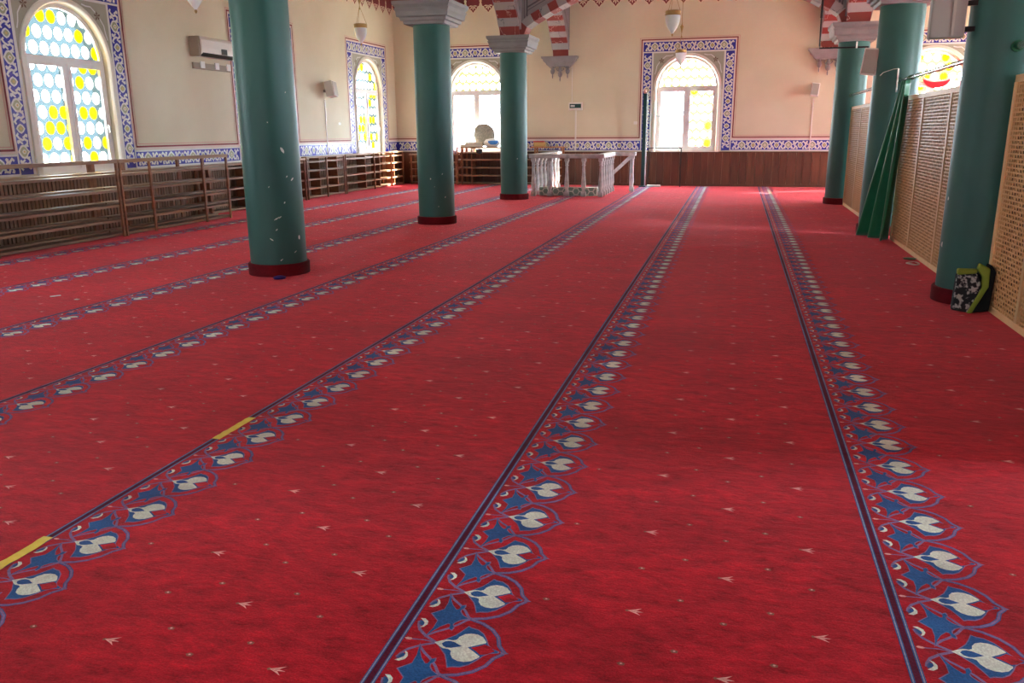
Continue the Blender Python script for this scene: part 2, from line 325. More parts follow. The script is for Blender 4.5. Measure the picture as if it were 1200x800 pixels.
# ------------------------------------------------------------------ carpet border stripes
PIT = 0.2845
def cz(z): return lambda x, y: (x, y, z)
def mirror(pts, c): return [(x, 2 * c - y) for x, y in pts][::-1]
def carpet_stripe_mesh(y0, n):
    b = MB(); y1 = y0 + n * PIT
    b.poly([(-0.004, y0), (0.034, y0), (0.034, y1), (-0.004, y1)], cz(0.0006), 'maroon')
    for x in (0.0, 0.03):
        b.poly([(x - 0.0055, y0), (x + 0.0055, y0), (x + 0.0055, y1), (x - 0.0055, y1)], cz(0.0010), 'blue')
        b.poly([(x - 0.0022, y0), (x + 0.0022, y0), (x + 0.0022, y1), (x - 0.0022, y1)], cz(0.0014), 'dash')
    heart = [(0.142, 0.0), (0.160, 0.022), (0.184, 0.048), (0.196, 0.070), (0.210, 0.100), (0.222, 0.094), (0.245, 0.090), (0.268, 0.074), (0.285, 0.050), (0.298, 0.026), (0.312, 0.012), (0.338, 0.004)]
    heart = [(x, y * 1.06) for x, y in heart]; heart = heart + mirror(heart[1:], 0)
    wh = [(0.134, 0.0), (0.152, 0.014), (0.168, 0.024), (0.186, 0.024), (0.196, 0.030), (0.200, 0.048), (0.212, 0.066), (0.230, 0.075), (0.250, 0.075), (0.270, 0.065), (0.286, 0.044), (0.288, 0.036), (0.262, 0.016), (0.240, 0.0)]
    wh = wh + mirror(wh[1:-1], 0)
    tear = [(0.158, 0), (0.166, 0.012), (0.178, 0.017), (0.192, 0.015), (0.206, 0.008), (0.222, 0)]
    tear = tear + mirror(tear[1:-1], 0)
    star = [(0.096, 0.108), (0.110, 0.075), (0.124, 0.052), (0.142, 0.034), (0.150, 0.036), (0.154, 0.056), (0.163, 0.060), (0.166, 0.048), (0.158, 0.036), (0.160, 0.026), (0.172, 0.012), (0.196, 0.0)]
    star_l = [(0.075, 0.0), (0.106, 0.028), (0.106, 0.060)]
    star = star + mirror(star[:-1], 0) + mirror(star_l[1:], 0)[::1] + [star_l[0]] + star_l[1:]
    ogi = [(0.352, 0.004), (0.330, 0.030), (0.316, 0.070), (0.288, 0.104), (0.250, 0.128), (0.222, 0.136), (0.205, 0.1423)]
    curve = [(0.050, 0.094), (0.055, 0.075), (0.068, 0.050), (0.098, 0.024), (0.140, 0.0)]
    c2 = [(0.062, 0.170), (0.063, 0.205), (0.078, 0.245), (0.100, 0.268), (0.130, 0.2845)]
    loop = [(0.100, 0.030), (0.120, 0.052), (0.148, 0.075), (0.175, 0.105), (0.195, 0.135), (0.212, 0.1423)]
    cres = [(0.049, 0.108), (0.064, 0.110), (0.078, 0.098), (0.081, 0.082), (0.074, 0.066), (0.063, 0.060), (0.070, 0.074), (0.070, 0.086), (0.062, 0.096)]
    cdot = [(0.050, 0.100), (0.062, 0.096), (0.070, 0.086), (0.070, 0.074), (0.060, 0.070), (0.053, 0.082)]
    for i in range(n):
        yc = y0 + (i + 0.5) * PIT
        def T(pts, off=0.0): return [(x, y + yc + off) for x, y in pts]
        sc = lambda pts, k, cx: [(cx + (x - cx) * k, y * k) for x, y in pts]
        b.poly(T(heart), cz(0.0010), 'lilac')
        b.poly(T(sc(heart, 0.95, 0.235)), cz(0.0014), 'blue')
        b.poly(T([(x, y * 0.92) for x, y in wh]), cz(0.0018), 'cream'); b.poly(T(tear), cz(0.0022), 'blue')
        b.poly(T([(0.250, 0.0), (0.270, 0.012), (0.286, 0.026), (0.303, 0.020), (0.325, 0.0), (0.303, -0.020), (0.286, -0.026), (0.270, -0.012)]), cz(0.0020), 'red')
        b.poly(T([(0.13 + (x - 0.13) * 1.1, y * 1.22) for x, y in star], PIT / 2), cz(0.0010), 'lilac'); b.poly(T([(x, y * 1.14) for x, y in star], PIT / 2), cz(0.0014), 'blue')
        for sgn in (1, -1):
            g = lambda pts: T([(x, y * sgn) for x, y in pts][::sgn])
            b.ribbon(g(ogi), 0.013, cz(0.0011), 'blue'); b.ribbon(g(ogi), 0.008, cz(0.0015), 'lilac')
            b.ribbon(g(curve), 0.010, cz(0.0012), 'lilac'); b.ribbon(g(loop), 0.009, cz(0.0008), 'lilac')
            b.poly(g(cdot), cz(0.0012), 'blue'); b.poly(g(cres), cz(0.0016), 'cream')
        b.poly(T([(0.038, 0), (0.046, 0.006), (0.058, 0.005), (0.064, 0), (0.058, -0.005), (0.046, -0.006)]), cz(0.0014), 'pink')
        b.ribbon(T([(0.060, 0), (0.10, 0.004), (0.142, 0)]), 0.005, cz(0.0013), 'lilac')
        b.poly(T([(0.340, 0), (0.352, 0.008), (0.368, 0), (0.352, -0.008)]), cz(0.0017), 'lilac')
    return b.mesh('border_stripe')
NU = 94
sm = carpet_stripe_mesh(2.012 - PIT * 19.5, NU)
STR0, STRD = 0.582, 1.5296
phase = {0: 0.055, 1: 0.0, 2: -0.033, 3: 0.1, 4: 0.05, 5: 0.12, 6: 0.0}
drift = {0: (-0.010, 0.0015), 1: (-0.002, -0.003), 2: (-0.003, 0.0), 3: (0.005, 0.0113), 4: (-0.02, 0.0135), 5: (0.0, 0.018), 6: (0.0, 0.022)}
for k in range(7):      # the strips were laid by hand: each runs a little off true
    a, q = drift[k]
    o = inst('border_stripe', sm, floor, (STR0 - STRD * k + a - 8 * q, phase[k] - 0.28, 0), (0, 0, -q))
# sprigs strewn over the red field: (pale bird-foot sprigs in staggered rows, darker buds between)
b = MB()
def sprig(b, x, y, s=1.0):
    for a, l, c in ((0.0, 0.036, 'pink'), (0.62, 0.036, 'pink'), (-0.62, 0.036, 'pink')):
        dx, dy = math.cos(a), math.sin(a); px, py = -dy, dx; q = 0.0034 * s
        b.poly([(x - 0.016 * s, y), (x + dx * l * .4 * s + px * q, y + dy * l * .4 * s + py * q), (x + dx * l * s, y + dy * l * s),
                (x + dx * l * .4 * s - px * q, y + dy * l * .4 * s - py * q)], cz(0.0012 + 0.0002 * (a != 0)), c)
    b.poly([(x - 0.018 * s, y - 0.007), (x - 0.006 * s, y), (x - 0.018 * s, y + 0.007), (x - 0.024 * s, y)], cz(0.0010), 'olive')
def bud(b, x, y):
    b.poly([(x - 0.013, y), (x - 0.003, y + 0.009), (x + 0.012, y + 0.004), (x + 0.010, y - 0.007), (x - 0.004, y - 0.009)], cz(0.0008), 'olive')
    b.poly([(x - 0.004, y), (x, y + 0.004), (x + 0.006, y), (x, y - 0.004)], cz(0.0012), 'pink')
for k in range(-1, 7):
    xs = STR0 - STRD * k
    if k == -1: continue
    for j, dx in enumerate((0.425, 0.709, 0.993, 1.276)):
        for i in range(48):
            y = -2.9 + i * 0.5485 + (0.274 if j % 2 else 0) + 0.03 * math.sin(k * 3.1)
            if j: sprig(b, xs + dx, y)
            bud(b, xs + dx, y + 0.274)
            if j in (1, 2): bud(b, xs + dx + 0.145, y + 0.10)
            if j in (1, 2): bud(b, xs + dx + 0.145, y + 0.37)
o = b.build('sprig_pattern', floor); tag(o, 'small pale sprigs woven in staggered rows over the red field', kind='stuff')
o.location.y = 0.29 - 0.27

# ------------------------------------------------------------------ tile borders, painted lines and stencils on the walls
def border_run(b, P, L, w, fn):
    """P = (origin, direction) in wall (u,v) space; pattern runs L long and w wide to the left of the direction"""
    (ou, ov), (du, dv) = P
    pu, pv = -dv, du
    def at(z): return lambda t, s: fn(ou + du * t + pu * s, ov + dv * t + pv * s, z)
    b.poly([(0, 0), (L, 0), (L, w), (0, w)], at(0.003), 'tile_blue')
    for s in (0.0, w): b.poly([(0, s - 0.014), (L, s - 0.014), (L, s + 0.014), (0, s + 0.014)], at(0.008), 'tile_white')
    n = max(1, round(L / 0.64)); u = L / n; h = w / 2; k = w / 0.27
    big = [(-0.10, 0), (-0.085, 0.05), (-0.045, 0.085), (0, 0.115), (0.045, 0.085), (0.085, 0.05), (0.10, 0), (0.075, -0.05), (0.035, -0.075), (0, -0.115), (-0.035, -0.075), (-0.075, -0.05)]
    sml = [(-0.07, 0), (-0.045, 0.05), (0, 0.085), (0.045, 0.05), (0.07, 0), (0.045, -0.05), (0, -0.085), (-0.045, -0.05)]
    wave = [(0.075, -0.03), (0.11, -0.085), (0.15, -0.09), (0.175, -0.045), (0.16, 0.0), (0.185, 0.055), (0.225, 0.09), (0.255, 0.06)]
    leaf = [(0.105, 0.085), (0.125, 0.105), (0.16, 0.095), (0.165, 0.05), (0.14, 0.02), (0.115, -0.01), (0.10, 0.02), (0.125, 0.05)]
    leaf2 = [(0.19, -0.10), (0.235, -0.11), (0.25, -0.075), (0.225, -0.04), (0.20, 0.0), (0.185, -0.035), (0.205, -0.065)]
    for i in range(n):
        c = (i + 0.5) * u
        def T(pts, off=0, sx=1, q=1): return [(c + off + x * sx * q * min(1, u / 0.6), h + y * q * k) for x, y in pts]
        b.poly(T(big), at(0.006), 'tile_white'); b.poly(T(big, q=0.72), at(0.008), 'tile_sage'); b.poly(T(sml, q=0.5), at(0.010), 'tile_white'); b.poly(T(sml, q=0.25), at(0.012), 'tile_gold')
        for sg in (-1, 1):
            b.ribbon(T(wave, sx=sg), 0.034 * k, at(0.005), 'tile_white')
            b.poly(T(leaf, sx=sg), at(0.006), 'tile_white'); b.poly(T(leaf2, sx=sg), at(0.0064), 'tile_white'); b.poly(T([(x * 0.5 + 0.01, -y * 0.55 - 0.045) for x, y in leaf], sx=sg), at(0.0055), 'tile_white')
        if i < n - 1 or True:
            off = u / 2 if i < n - 1 else None
            if off:
                b.poly(T(sml, off=off), at(0.007), 'tile_white'); b.poly(T(sml, off=off, q=0.66), at(0.009), 'tile_sage'); b.poly(T(sml, off=off, q=0.3), at(0.011), 'tile_gold')

def wall_decor(parent, fn, u0, u1, wins, skip_corners=False):
    e = 1.23; b = MB(); ln = MB(); sp = MB(); md = MB()
    edges = [u0] + sum([[c - e + 0.04, c + e - 0.04] for c in sorted(wins)], []) + [u1]
    for a, d in zip(edges[0::2], edges[1::2]):
        if d - a > 0.4: border_run(b, ((a, 0.945), (1, 0)), d - a, 0.27, fn)
    for c in wins:
        border_run(b, ((c - 0.945, 0.945), (0, 1)), 2.53, 0.245, fn)
        border_run(b, ((c + 1.19, 0.945), (0, 1)), 2.53, 0.245, fn)
        border_run(b, ((c - 1.19, 3.49), (1, 0)), 2.38, 0.27, fn)
        # sage spandrels round the arch
        arc = [(c + 0.885 * math.cos(t), ZS + 0.885 * math.sin(t)) for t in [PI * i / 24 for i in range(25)]]
        f3 = lambda u, v: fn(u, v, 0.004)
        for sgn in (1, -1):
            half = [(c + sgn * abs(p[0] - c), p[1]) for p in arc[:13]]
            sp.poly([(c + sgn * 0.93, ZS - 0.05)] + [(c + sgn * 0.885, ZS - 0.05)] + half + [(c, 3.475), (c + sgn * 0.93, 3.475)], f3, 'spandrel')
            f4 = lambda u, v: fn(u, v, 0.008)
            # flower in the corner
            cx, cz_ = c + sgn * 0.70, 3.27
            for a in range(5):
                t = a * 2 * PI / 5 + 0.4
                sp.poly([(cx, cz_), (cx + 0.045 * math.cos(t - .4), cz_ + 0.045 * math.sin(t - .4)), (cx + 0.075 * math.cos(t), cz_ + 0.075 * math.sin(t)), (cx + 0.045 * math.cos(t + .4), cz_ + 0.045 * math.sin(t + .4))], f4, 'leaf_dark')
            sp.ribbon([(cx - sgn * 0.03, cz_ + 0.05), (cx - sgn * 0.12, cz_ + 0.12), (cx - sgn * 0.22, cz_ + 0.12), (cx - sgn * 0.3, cz_ + 0.14)], 0.02, f4, 'tile_white')
            sp.ribbon([(cx + sgn * 0.05, cz_ - 0.03), (cx + sgn * 0.12, cz_ - 0.13), (cx + sgn * 0.14, cz_ - 0.25), (cx + sgn * 0.17, cz_ - 0.34)], 0.02, f4, 'tile_white')
        # pale fillet between border and spandrel
        ln.ribbon([(c - 0.925, 0.94), (c - 0.925, 3.475), (c + 0.925, 3.475), (c + 0.925, 0.94)], 0.022, lambda u, v: fn(u, v, 0.012), 'tile_white')
        # raised arch moulding
        prof = [(0.885, 0.0), (0.885, 0.03), (0.86, 0.045), (0.82, 0.045), (0.80, 0.02), (0.80, 0.0)]
        path = [(c + 1, 0.93, 0)] + [(c, ZS, PI * i / 28) for i in range(29)] + [(c - 1, 0.93, 0)]
        rows = []
        for kx, (pc, pz, t) in enumerate(path):
            if kx == 0: rows.append([fn(c + r, 0.93, d) for r, d in prof])
            elif kx == len(path) - 1: rows.append([fn(c - r, 0.93, d) for r, d in prof])
            else: rows.append([fn(c + r * math.cos(t), ZS + r * math.sin(t), d) for r, d in prof])
        n = len(prof)
        md.add(sum(rows, []), [(i * n + j, i * n + j + 1, (i + 1) * n + j + 1, (i + 1) * n + j) for i in range(len(rows) - 1) for j in range(n - 1)], 'molding', True)
        # sill
        md.prism([(c - 0.90, 0.905), (c + 0.90, 0.905), (c + 0.90, 0.94), (c - 0.90, 0.94)], lambda u, v: fn(u, v, 0.05), lambda u, v: fn(u, v, 0.0), 'molding')
    # red and pale lines that run along the dado and up round each frame
    for off, w_, m_, z in ((0.0, 0.028, 'line_red', 0.010), (0.045, 0.012, 'line_pink', 0.010), (-0.032, 0.028, 'line_pale', 0.009)):
        pts = [(u0, 1.285 + off)]
        for c in sorted(wins):
            pts += [(c - 1.235 - off, 1.285 + off), (c - 1.235 - off, 3.805 + off), (c + 1.235 + off, 3.805 + off), (c + 1.235 + off, 1.285 + off)]
        pts += [(u1, 1.285 + off)]
        pts = [p for i, p in enumerate(pts)]
        for p, q in zip(pts, pts[1:]):
            (a0, b0), (a1, b1) = p, q; lo_u, hi_u = min(a0, a1) - w_ / 2, max(a0, a1) + w_ / 2; lo_v, hi_v = min(b0, b1) - w_ / 2, max(b0, b1) + w_ / 2
            ln.poly([(lo_u, lo_v), (hi_u, lo_v), (hi_u, hi_v), (lo_u, hi_v)], lambda u, v: fn(u, v, z), m_)
    tag(b.build('tile_border', parent), 'band of blue tile pattern with white scrolls')
    ln.build('painted_line', parent); sp.build('spandrel_panel', parent)
    md.build('arch_molding', parent)
def frieze(parent, fn, u0, u1):
    b = MB(); n = int((u1 - u0) / 0.44); w = (u1 - u0) / n
    f = lambda z: (lambda u, v: fn(u, v, z))
    b.poly([(u0, 4.92), (u1, 4.92), (u1, 5.30), (u0, 5.30)], f(0.003), 'fringe_red')
    for i in range(n):
        c = u0 + (i + 0.5) * w
        lobe = [(-0.5, 0.22), (-0.44, 0.12), (-0.32, 0.10), (-0.24, 0.03), (-0.12, 0.0), (0, -0.07), (0.12, 0.0), (0.24, 0.03), (0.32, 0.10), (0.44, 0.12), (0.5, 0.22)]
        b.poly([(c + x * w, 4.72 + y) for x, y in lobe], f(0.005), 'fringe_cream')
        b.poly([(c + x * w * 0.9, 4.745 + y * 0.92) for x, y in lobe], f(0.007), 'fringe_red')
        for a in range(5):
            t = -PI / 2 + (a - 2) * 0.75; r = 0.13
            x0, y0 = c, 4.86
            b.poly([(x0, y0), (x0 + r * .6 * math.cos(t - .25), y0 + r * .6 * math.sin(t - .25)), (x0 + r * math.cos(t), y0 + r * math.sin(t)), (x0 + r * .6 * math.cos(t + .25), y0 + r * .6 * math.sin(t + .25))], f(0.009), 'fringe_cream')
        b.poly([(c - 0.5 * w - 0.04, 4.98), (c - 0.5 * w, 4.90), (c - 0.5 * w + 0.04, 4.98), (c - 0.5 * w, 5.06)], f(0.009), 'fringe_cream')
    tag(b.build('painted_frieze', parent), 'stencilled maroon and cream scalloped frieze')
fl = lambda u, v, z: (XL + z, u, v)
fb = lambda u, v, z: (u, YB - z, v)
wall_decor(wall_l, fl, 3.0, YB, WIN_L)
wall_decor(wall_b, fb, XL, XR, WIN_B)
frieze(wall_l, fl, 8.0, YB); frieze(wall_b, fb, XL, XR)
# cap rail of the wainscot
b = MB(); b.box((XL, 3, 0.885), (XL + 0.06, YB, 0.915), 'rack_pale'); b.build('cap_rail', wall_l)
b = MB(); b.box((XL, YB - 0.045, 0.885), (XR, YB, 0.915), 'plank'); b.build('cap_rail', wall_b)
# back wall: planks one by one
x = XL; i = 0
while x < 2.35:
    w = random.choice((0.17, 0.2, 0.22)); d = random.choice((0.022, 0.026, 0.03))
    b = MB(); b.box((x + 0.003, YB - d, 0.0), (x + w - 0.003, YB, 0.885), 'plank'); b.build('plank', wall_b); x += w
b = MB(); b.box((2.4, YB - 0.025, 0.0), (XR, YB, 0.885), 'plank'); b.build('panel', wall_b)
# left wall: narrow slats, too many to pick apart
b = MB(); b.box((XL, 3.0, 0), (XL + 0.012, YB, 0.885), 'slat_dark')
y = 3.0
while y < YB - 0.06:
    b.box((XL + 0.012, y, 0.0), (XL + 0.032, y + 0.048, 0.885), 'slat'); y += 0.07
tag(b.build('slat_cladding', wall_l), 'narrow vertical brown wooden slats', kind='stuff')
b = MB(); b.box((-9.7, YB - 0.06, 0), (2.2, YB - 0.03, 0.06), 'plank')
tag(b.build('baseboard_back'), 'low brown wooden baseboard along the back wall', kind='structure')

# ------------------------------------------------------------------ windows
def clip(poly, outer):
    out = poly
    for i in range(len(outer)):
        a = outer[i]; b_ = outer[(i + 1) % len(outer)]
        ex, ey = b_[0] - a[0], b_[1] - a[1]; L = math.hypot(ex, ey)
        if L < 1e-9: continue
        sd = lambda p: (ex * (p[1] - a[1]) - ey * (p[0] - a[0])) / L - 0.004
        res = []
        for j in range(len(out)):
            p, q = out[j], out[(j + 1) % len(out)]; sp_, sq = sd(p), sd(q)
            if sp_ >= 0: res.append(p)
            if (sp_ >= 0) != (sq >= 0):
                t = sp_ / (sp_ - sq); res.append((p[0] + (q[0] - p[0]) * t, p[1] + (q[1] - p[1]) * t))
        out = res
        if len(out) < 3: return []
    return out
def area(p): return abs(sum(p[i][0] * p[(i + 1) % len(p)][1] - p[(i + 1) % len(p)][0] * p[i][1] for i in range(len(p)))) / 2

def make_window(name, label, screens, screen_mat, yellow, open_left=False, full=True):
    """local: u = x, inward normal = -y, window plane near y = 0.12"""
    root = empty(name); tag(root, label, kind='structure')
    # outer frame ring
    def ring(r0, r1, d0, d1, nm, par):
        b = MB(); o = []; i_ = []
        o = [(r1, ZB + 0.005)] + [(r1 * math.cos(t), ZS + r1 * math.sin(t)) for t in [PI * k / 28 for k in range(29)]] + [(-r1, ZB + 0.005)]
        q = [(r0, ZB + 0.005)] + [(r0 * math.cos(t), ZS + r0 * math.sin(t)) for t in [PI * k / 28 for k in range(29)]] + [(-r0, ZB + 0.005)]
        n = len(o); vs = [(x, d0, z) for x, z in o] + [(x, d0, z) for x, z in q] + [(x, d1, z) for x, z in o] + [(x, d1, z) for x, z in q]
        fs = []
        for k in range(n - 1):
            fs += [(k, k + 1, n + k + 1, n + k), (2 * n + k, 3 * n + k, 3 * n + k + 1, 2 * n + k + 1), (n + k, n + k + 1, 3 * n + k + 1, 3 * n + k), (k, 2 * n + k, 2 * n + k + 1, k + 1)]
        b.add(vs, fs, 'pvc'); return b.build(nm, par)
    ring(0.735, 0.798, 0.07, 0.15, 'frame', root)
    b = MB(); b.box((-0.735, 0.07, ZB + 0.005), (0.735, 0.15, ZB + 0.065), 'pvc'); b.build('bottom_rail', root)
    b = MB(); b.box((-0.735, 0.07, 2.53), (0.735, 0.15, 2.61), 'pvc'); b.build('transom', root)
    b = MB(); b.box((-0.03, 0.07, ZB + 0.065), (0.03, 0.15, 2.53), 'pvc'); b.build('mullion', root)
    for a, d in ((-0.735, -0.03), (0.03, 0.735)):
        if open_left and a < 0: continue
        s = MB(); w = 0.055; z0, z1 = ZB + 0.065, 2.53
        s.box((a, 0.055, z0), (a + w, 0.13, z1), 'pvc'); s.box((d - w, 0.055, z0), (d, 0.13, z1), 'pvc')
        s.box((a + w, 0.055, z0), (d - w, 0.13, z0 + w), 'pvc'); s.box((a + w, 0.055, z1 - w), (d - w, 0.13, z1), 'pvc')
        so = s.build('sash', root)
        if a > 0:
            h = MB(); h.box((d - 0.04, 0.035, 1.58), (d - 0.015, 0.055, 1.64), 'pvc'); h.box((d - 0.04, 0.015, 1.52), (d - 0.018, 0.035, 1.63), 'pvc')
            h.build('handle', so)
    if not full: return root
    panels = {'arch': [(0.73 * math.cos(t), ZS + 0.73 * math.sin(t)) for t in [0.0604 + (PI - 0.1208) * k / 24 for k in range(25)]],
              'left': [(-0.735, ZB + 0.065), (-0.03, ZB + 0.065), (-0.03, 2.53), (-0.735, 2.53)],
              'right': [(0.08, ZB + 0.11), (0.68, ZB + 0.11), (0.68, 2.48), (0.08, 2.48)]}
    rx, rz, px, pz = 0.082, 0.094, 0.200, 0.226
    for nm in screens:
        outer = panels[nm]; holes = []; discs = []
        r = 0
        z = ZB - 0.02
        while z < 3.5:
            x = -0.92 + (px / 2 if r % 2 else 0)
            while x < 0.95:
                c = clip([(x + rx * math.cos(t), z + rz * math.sin(t)) for t in [2 * PI * k / 18 for k in range(18)]], outer)
                if len(c) > 3 and area(c) > 0.0012: holes.append(c); discs.append((c, x, z))
                x += px
            z += pz; r += 1
        scr = plate_with_holes('glass_screen', outer, [h[::-1] for h in holes], lambda u, v: (u, 0.105, v), lambda u, v: (u, 0.109, v), screen_mat, root)
        for c, x, z in discs:
            b = MB(); m = 'disc_yellow' if random.random() < yellow else 'disc_clear'
            b.prism(c, lambda u, v: (u, 0.1055, v), lambda u, v: (u, 0.1085, v), m); b.build('glass_disc', root)
    return root
def place(o, axis, pos, c):
    if axis == 'left': o.location = (XL, c, 0); o.rotation_euler.z = PI / 2
    if axis == 'back': o.location = (c, YB, 0)
    if axis == 'right': o.location = (XR, c, 0); o.rotation_euler.z = -PI / 2
    if axis == 'front': o.location = (c, YF, 0); o.rotation_euler.z = PI
w1 = make_window('window_1', 'tall arched window on the left, white frame, screen of white and yellow round panes', ('arch', 'left', 'right'), 'screen', 0.34)
place(w1, 'left', 0, WIN_L[0])
w2 = copy_tree(w1); w2.name = 'window_2'; w2['label'] = 'arched window hidden behind the nearest green column on the left wall'; place(w2, 'left', 0, WIN_L[1])
w3 = copy_tree(w1); w3.name = 'window_3'; w3['label'] = 'narrow-looking arched window with yellow round panes at the far end of the left wall'; place(w3, 'left', 0, WIN_L[2])
w4 = make_window('window_4', 'bright arched window on the back wall between two green columns', ('arch',), 'screen_warm', 0.05)
place(w4, 'back', 0, WIN_B[0])
w5 = make_window('window_5', 'bright arched window in the middle of the back wall, honeycomb screen in its right sash', ('arch', 'right'), 'screen_warm', 0.10)
place(w5, 'back', 0, WIN_B[1])
w6 = make_window('window_6', 'arched window with yellow round panes above the screen behind the right columns', ('arch', 'left', 'right'), 'screen_warm', 0.35)
place(w6, 'back', 0, WIN_B[2])
bare = make_window('window_7', 'plain arched window outside the view', (), 'screen', 0, full=False)
place(bare, 'right', 0, WIN_L[0]); n = 8
for ax, cs in (('right', WIN_L_ALL[1:]), ('left', WIN_L_ALL[3:]), ('front', WIN_B[:2])):
    for c in cs:
        q = copy_tree(bare); q.name = 'window_%d' % n; n += 1; place(q, ax, 0, c)
# daylight portals in every opening (they only steer sky sampling)
def portal(loc, rot):
    l = bpy.data.lights.new('sky_portal', 'AREA'); l.shape = 'RECTANGLE'; l.size = 1.6; l.size_y = 2.44
    l.cycles.is_portal = True
    o = bpy.data.objects.new('sky_portal', l); COL.objects.link(o); o.location = loc; o.rotation_euler = rot
zc = (ZB + ZS + HW) / 2
for c in WIN_L_ALL:
    portal((XL - 0.3, c, zc), (PI / 2, 0, -PI / 2)); portal((XR + 0.3, c, zc), (PI / 2, 0, PI / 2))
for c in WIN_B:
    portal((c, YB + 0.3, zc), (-PI / 2, 0, 0))
for c in WIN_B[:2]: portal((c, YF - 0.3, zc), (PI / 2, 0, 0))


# ------------------------------------------------------------------ arcades (setting): voussoir by voussoir
def arch_path(kind, span):
    half = span / 2
    if kind == 'long': base = [(0, 0), (0.05, 0.16), (0.14, 0.30), (0.30, 0.46), (0.62, 0.76), (1.2, 1.15), (half, 1.62)]
    else: base = [(0, 0), (0.02, 0.10), (0.09, 0.19), (0.24, 0.28), (0.66, 0.49), (1.14, 0.70), (half, 1.62)]
    return base + [(span - x, z) for x, z in base[:-1]][::-1]
def resample(pts, step):
    out = [Vector(pts[0])]; seg = []
    L = sum((Vector(q) - Vector(p)).length for p, q in zip(pts, pts[1:])); n = max(3, round(L / step)) | 1; d = L / n; acc = 0; k = 1
    for p, q in zip(pts, pts[1:]):
        p, q = Vector(p), Vector(q); l = (q - p).length
        while k < n and acc + l >= k * d - 1e-9: out.append(p + (q - p) * ((k * d - acc) / l)); k += 1
        acc += l
    out.append(Vector(pts[-1])); return out
ZSP = 3.45
def arch(name, label, kind, span, mapf, w, outline_faces, detail=True, face_only=None):
    """mapf(t, z, d): t along the arch, d across it"""
    root = empty(name); tag(root, label, kind='structure')
    TK = 0.17 if kind == 'wide' else 0.03
    pts = resample(arch_path(kind, span), 0.20); n = len(pts); outer = []
    for i, p in enumerate(pts):
        d = (pts[min(i + 1, n - 1)] - pts[max(i - 1, 0)]).normalized()
        nrm = Vector((-d.y, d.x)); q = p + nrm * TK
        if i == 0: q = Vector((-TK, 0))
        if i == n - 1: q = Vector((span + TK, 0))
        outer.append(q)
    for i in range(n - 1):
        b = MB(); e = 0.004; w2_ = w / 2 + (0.012 if i % 2 else 0.004)
        P4 = [pts[i], pts[i + 1], outer[i + 1], outer[i]]
        b.prism([(p.x, p.y) for p in P4], lambda u, v: mapf(u, ZSP + v, -w2_), lambda u, v: mapf(u, ZSP + v, w2_), 'v_red' if i % 2 == 0 else 'v_grey')
        b.build('voussoir', root)
    sp = MB(); poly = [(-0.279, 0)] + [(p.x, p.y) for p in outer[1:-1]] + [(span + 0.279, 0), (span + 0.279, ZC - ZSP), (-0.279, ZC - ZSP)]
    ws = w / 2 - 0.02 if kind == 'wide' else w / 2 + 0.03
    sp.prism(poly, lambda u, v: mapf(u, ZSP + v, -ws), lambda u, v: mapf(u, ZSP + v, ws), 'arch_grey'); sp.build('spandrel_wall', root)
    ln = MB()
    for sgn in outline_faces:
        for off, wd in ((0.10, 0.014), (0.16, 0.030)):
            q = []
            for i in range(1, n - 1):
                d = (pts[i + 1] - pts[i - 1]).normalized(); q.append(pts[i] + Vector((-d.y, d.x)) * (TK + (off if kind == 'wide' else off + 0.04)))
            q = [(max(0.02 + off - 0.10, min(span - 0.02 - off + 0.10, a.x)), a.y) for a in q if 0.3 < a.y < 2.6]
            q = [(q[0][0], 2.6)] + q + [(q[-1][0], 2.6)]
            for s1 in (1,):
                vs = [mapf(u, ZSP + v, sgn * (ws + 0.006)) for u, v in q]
                ln.ribbon(q, wd, lambda u, v: mapf(u, ZSP + v, sgn * (ws + 0.004)), 'arch_line')
    if outline_faces: ln.build('painted_outline', root)
    return root
ys = [2.9] + list(COLY) + [YB]
k = 1
for X, side in ((COLX[0], 'left'), (COLX[1], 'right')):
    for a, d in zip(ys, ys[1:]):
        st = a + 0.28; en = d - (0.28 if d < YB else 0.0); sp_ = en - st
        arch('arch', '%s arcade arch of red and grey banded voussoirs, bay %s' % (side, ['nearest the camera', 'between the first and second columns', 'between the second and third columns', 'between the third column and the back wall'][ys.index(a)]),
             'long', sp_, lambda t, z, dd, st=st, X=X: (X + dd, st + t, z), 0.42, (1, -1))
for yy, nm in zip(COLY, ('first', 'second', 'third')):
    st = COLX[0] + 0.28; sp_ = COLX[1] - COLX[0] - 0.56
    arch('arch', 'wide arch of red and grey banded voussoirs across the nave at the %s pair of columns' % nm, 'wide', sp_,
         lambda t, z, dd, st=st, yy=yy: (st + t, yy + dd, z), 0.42, (1, -1))

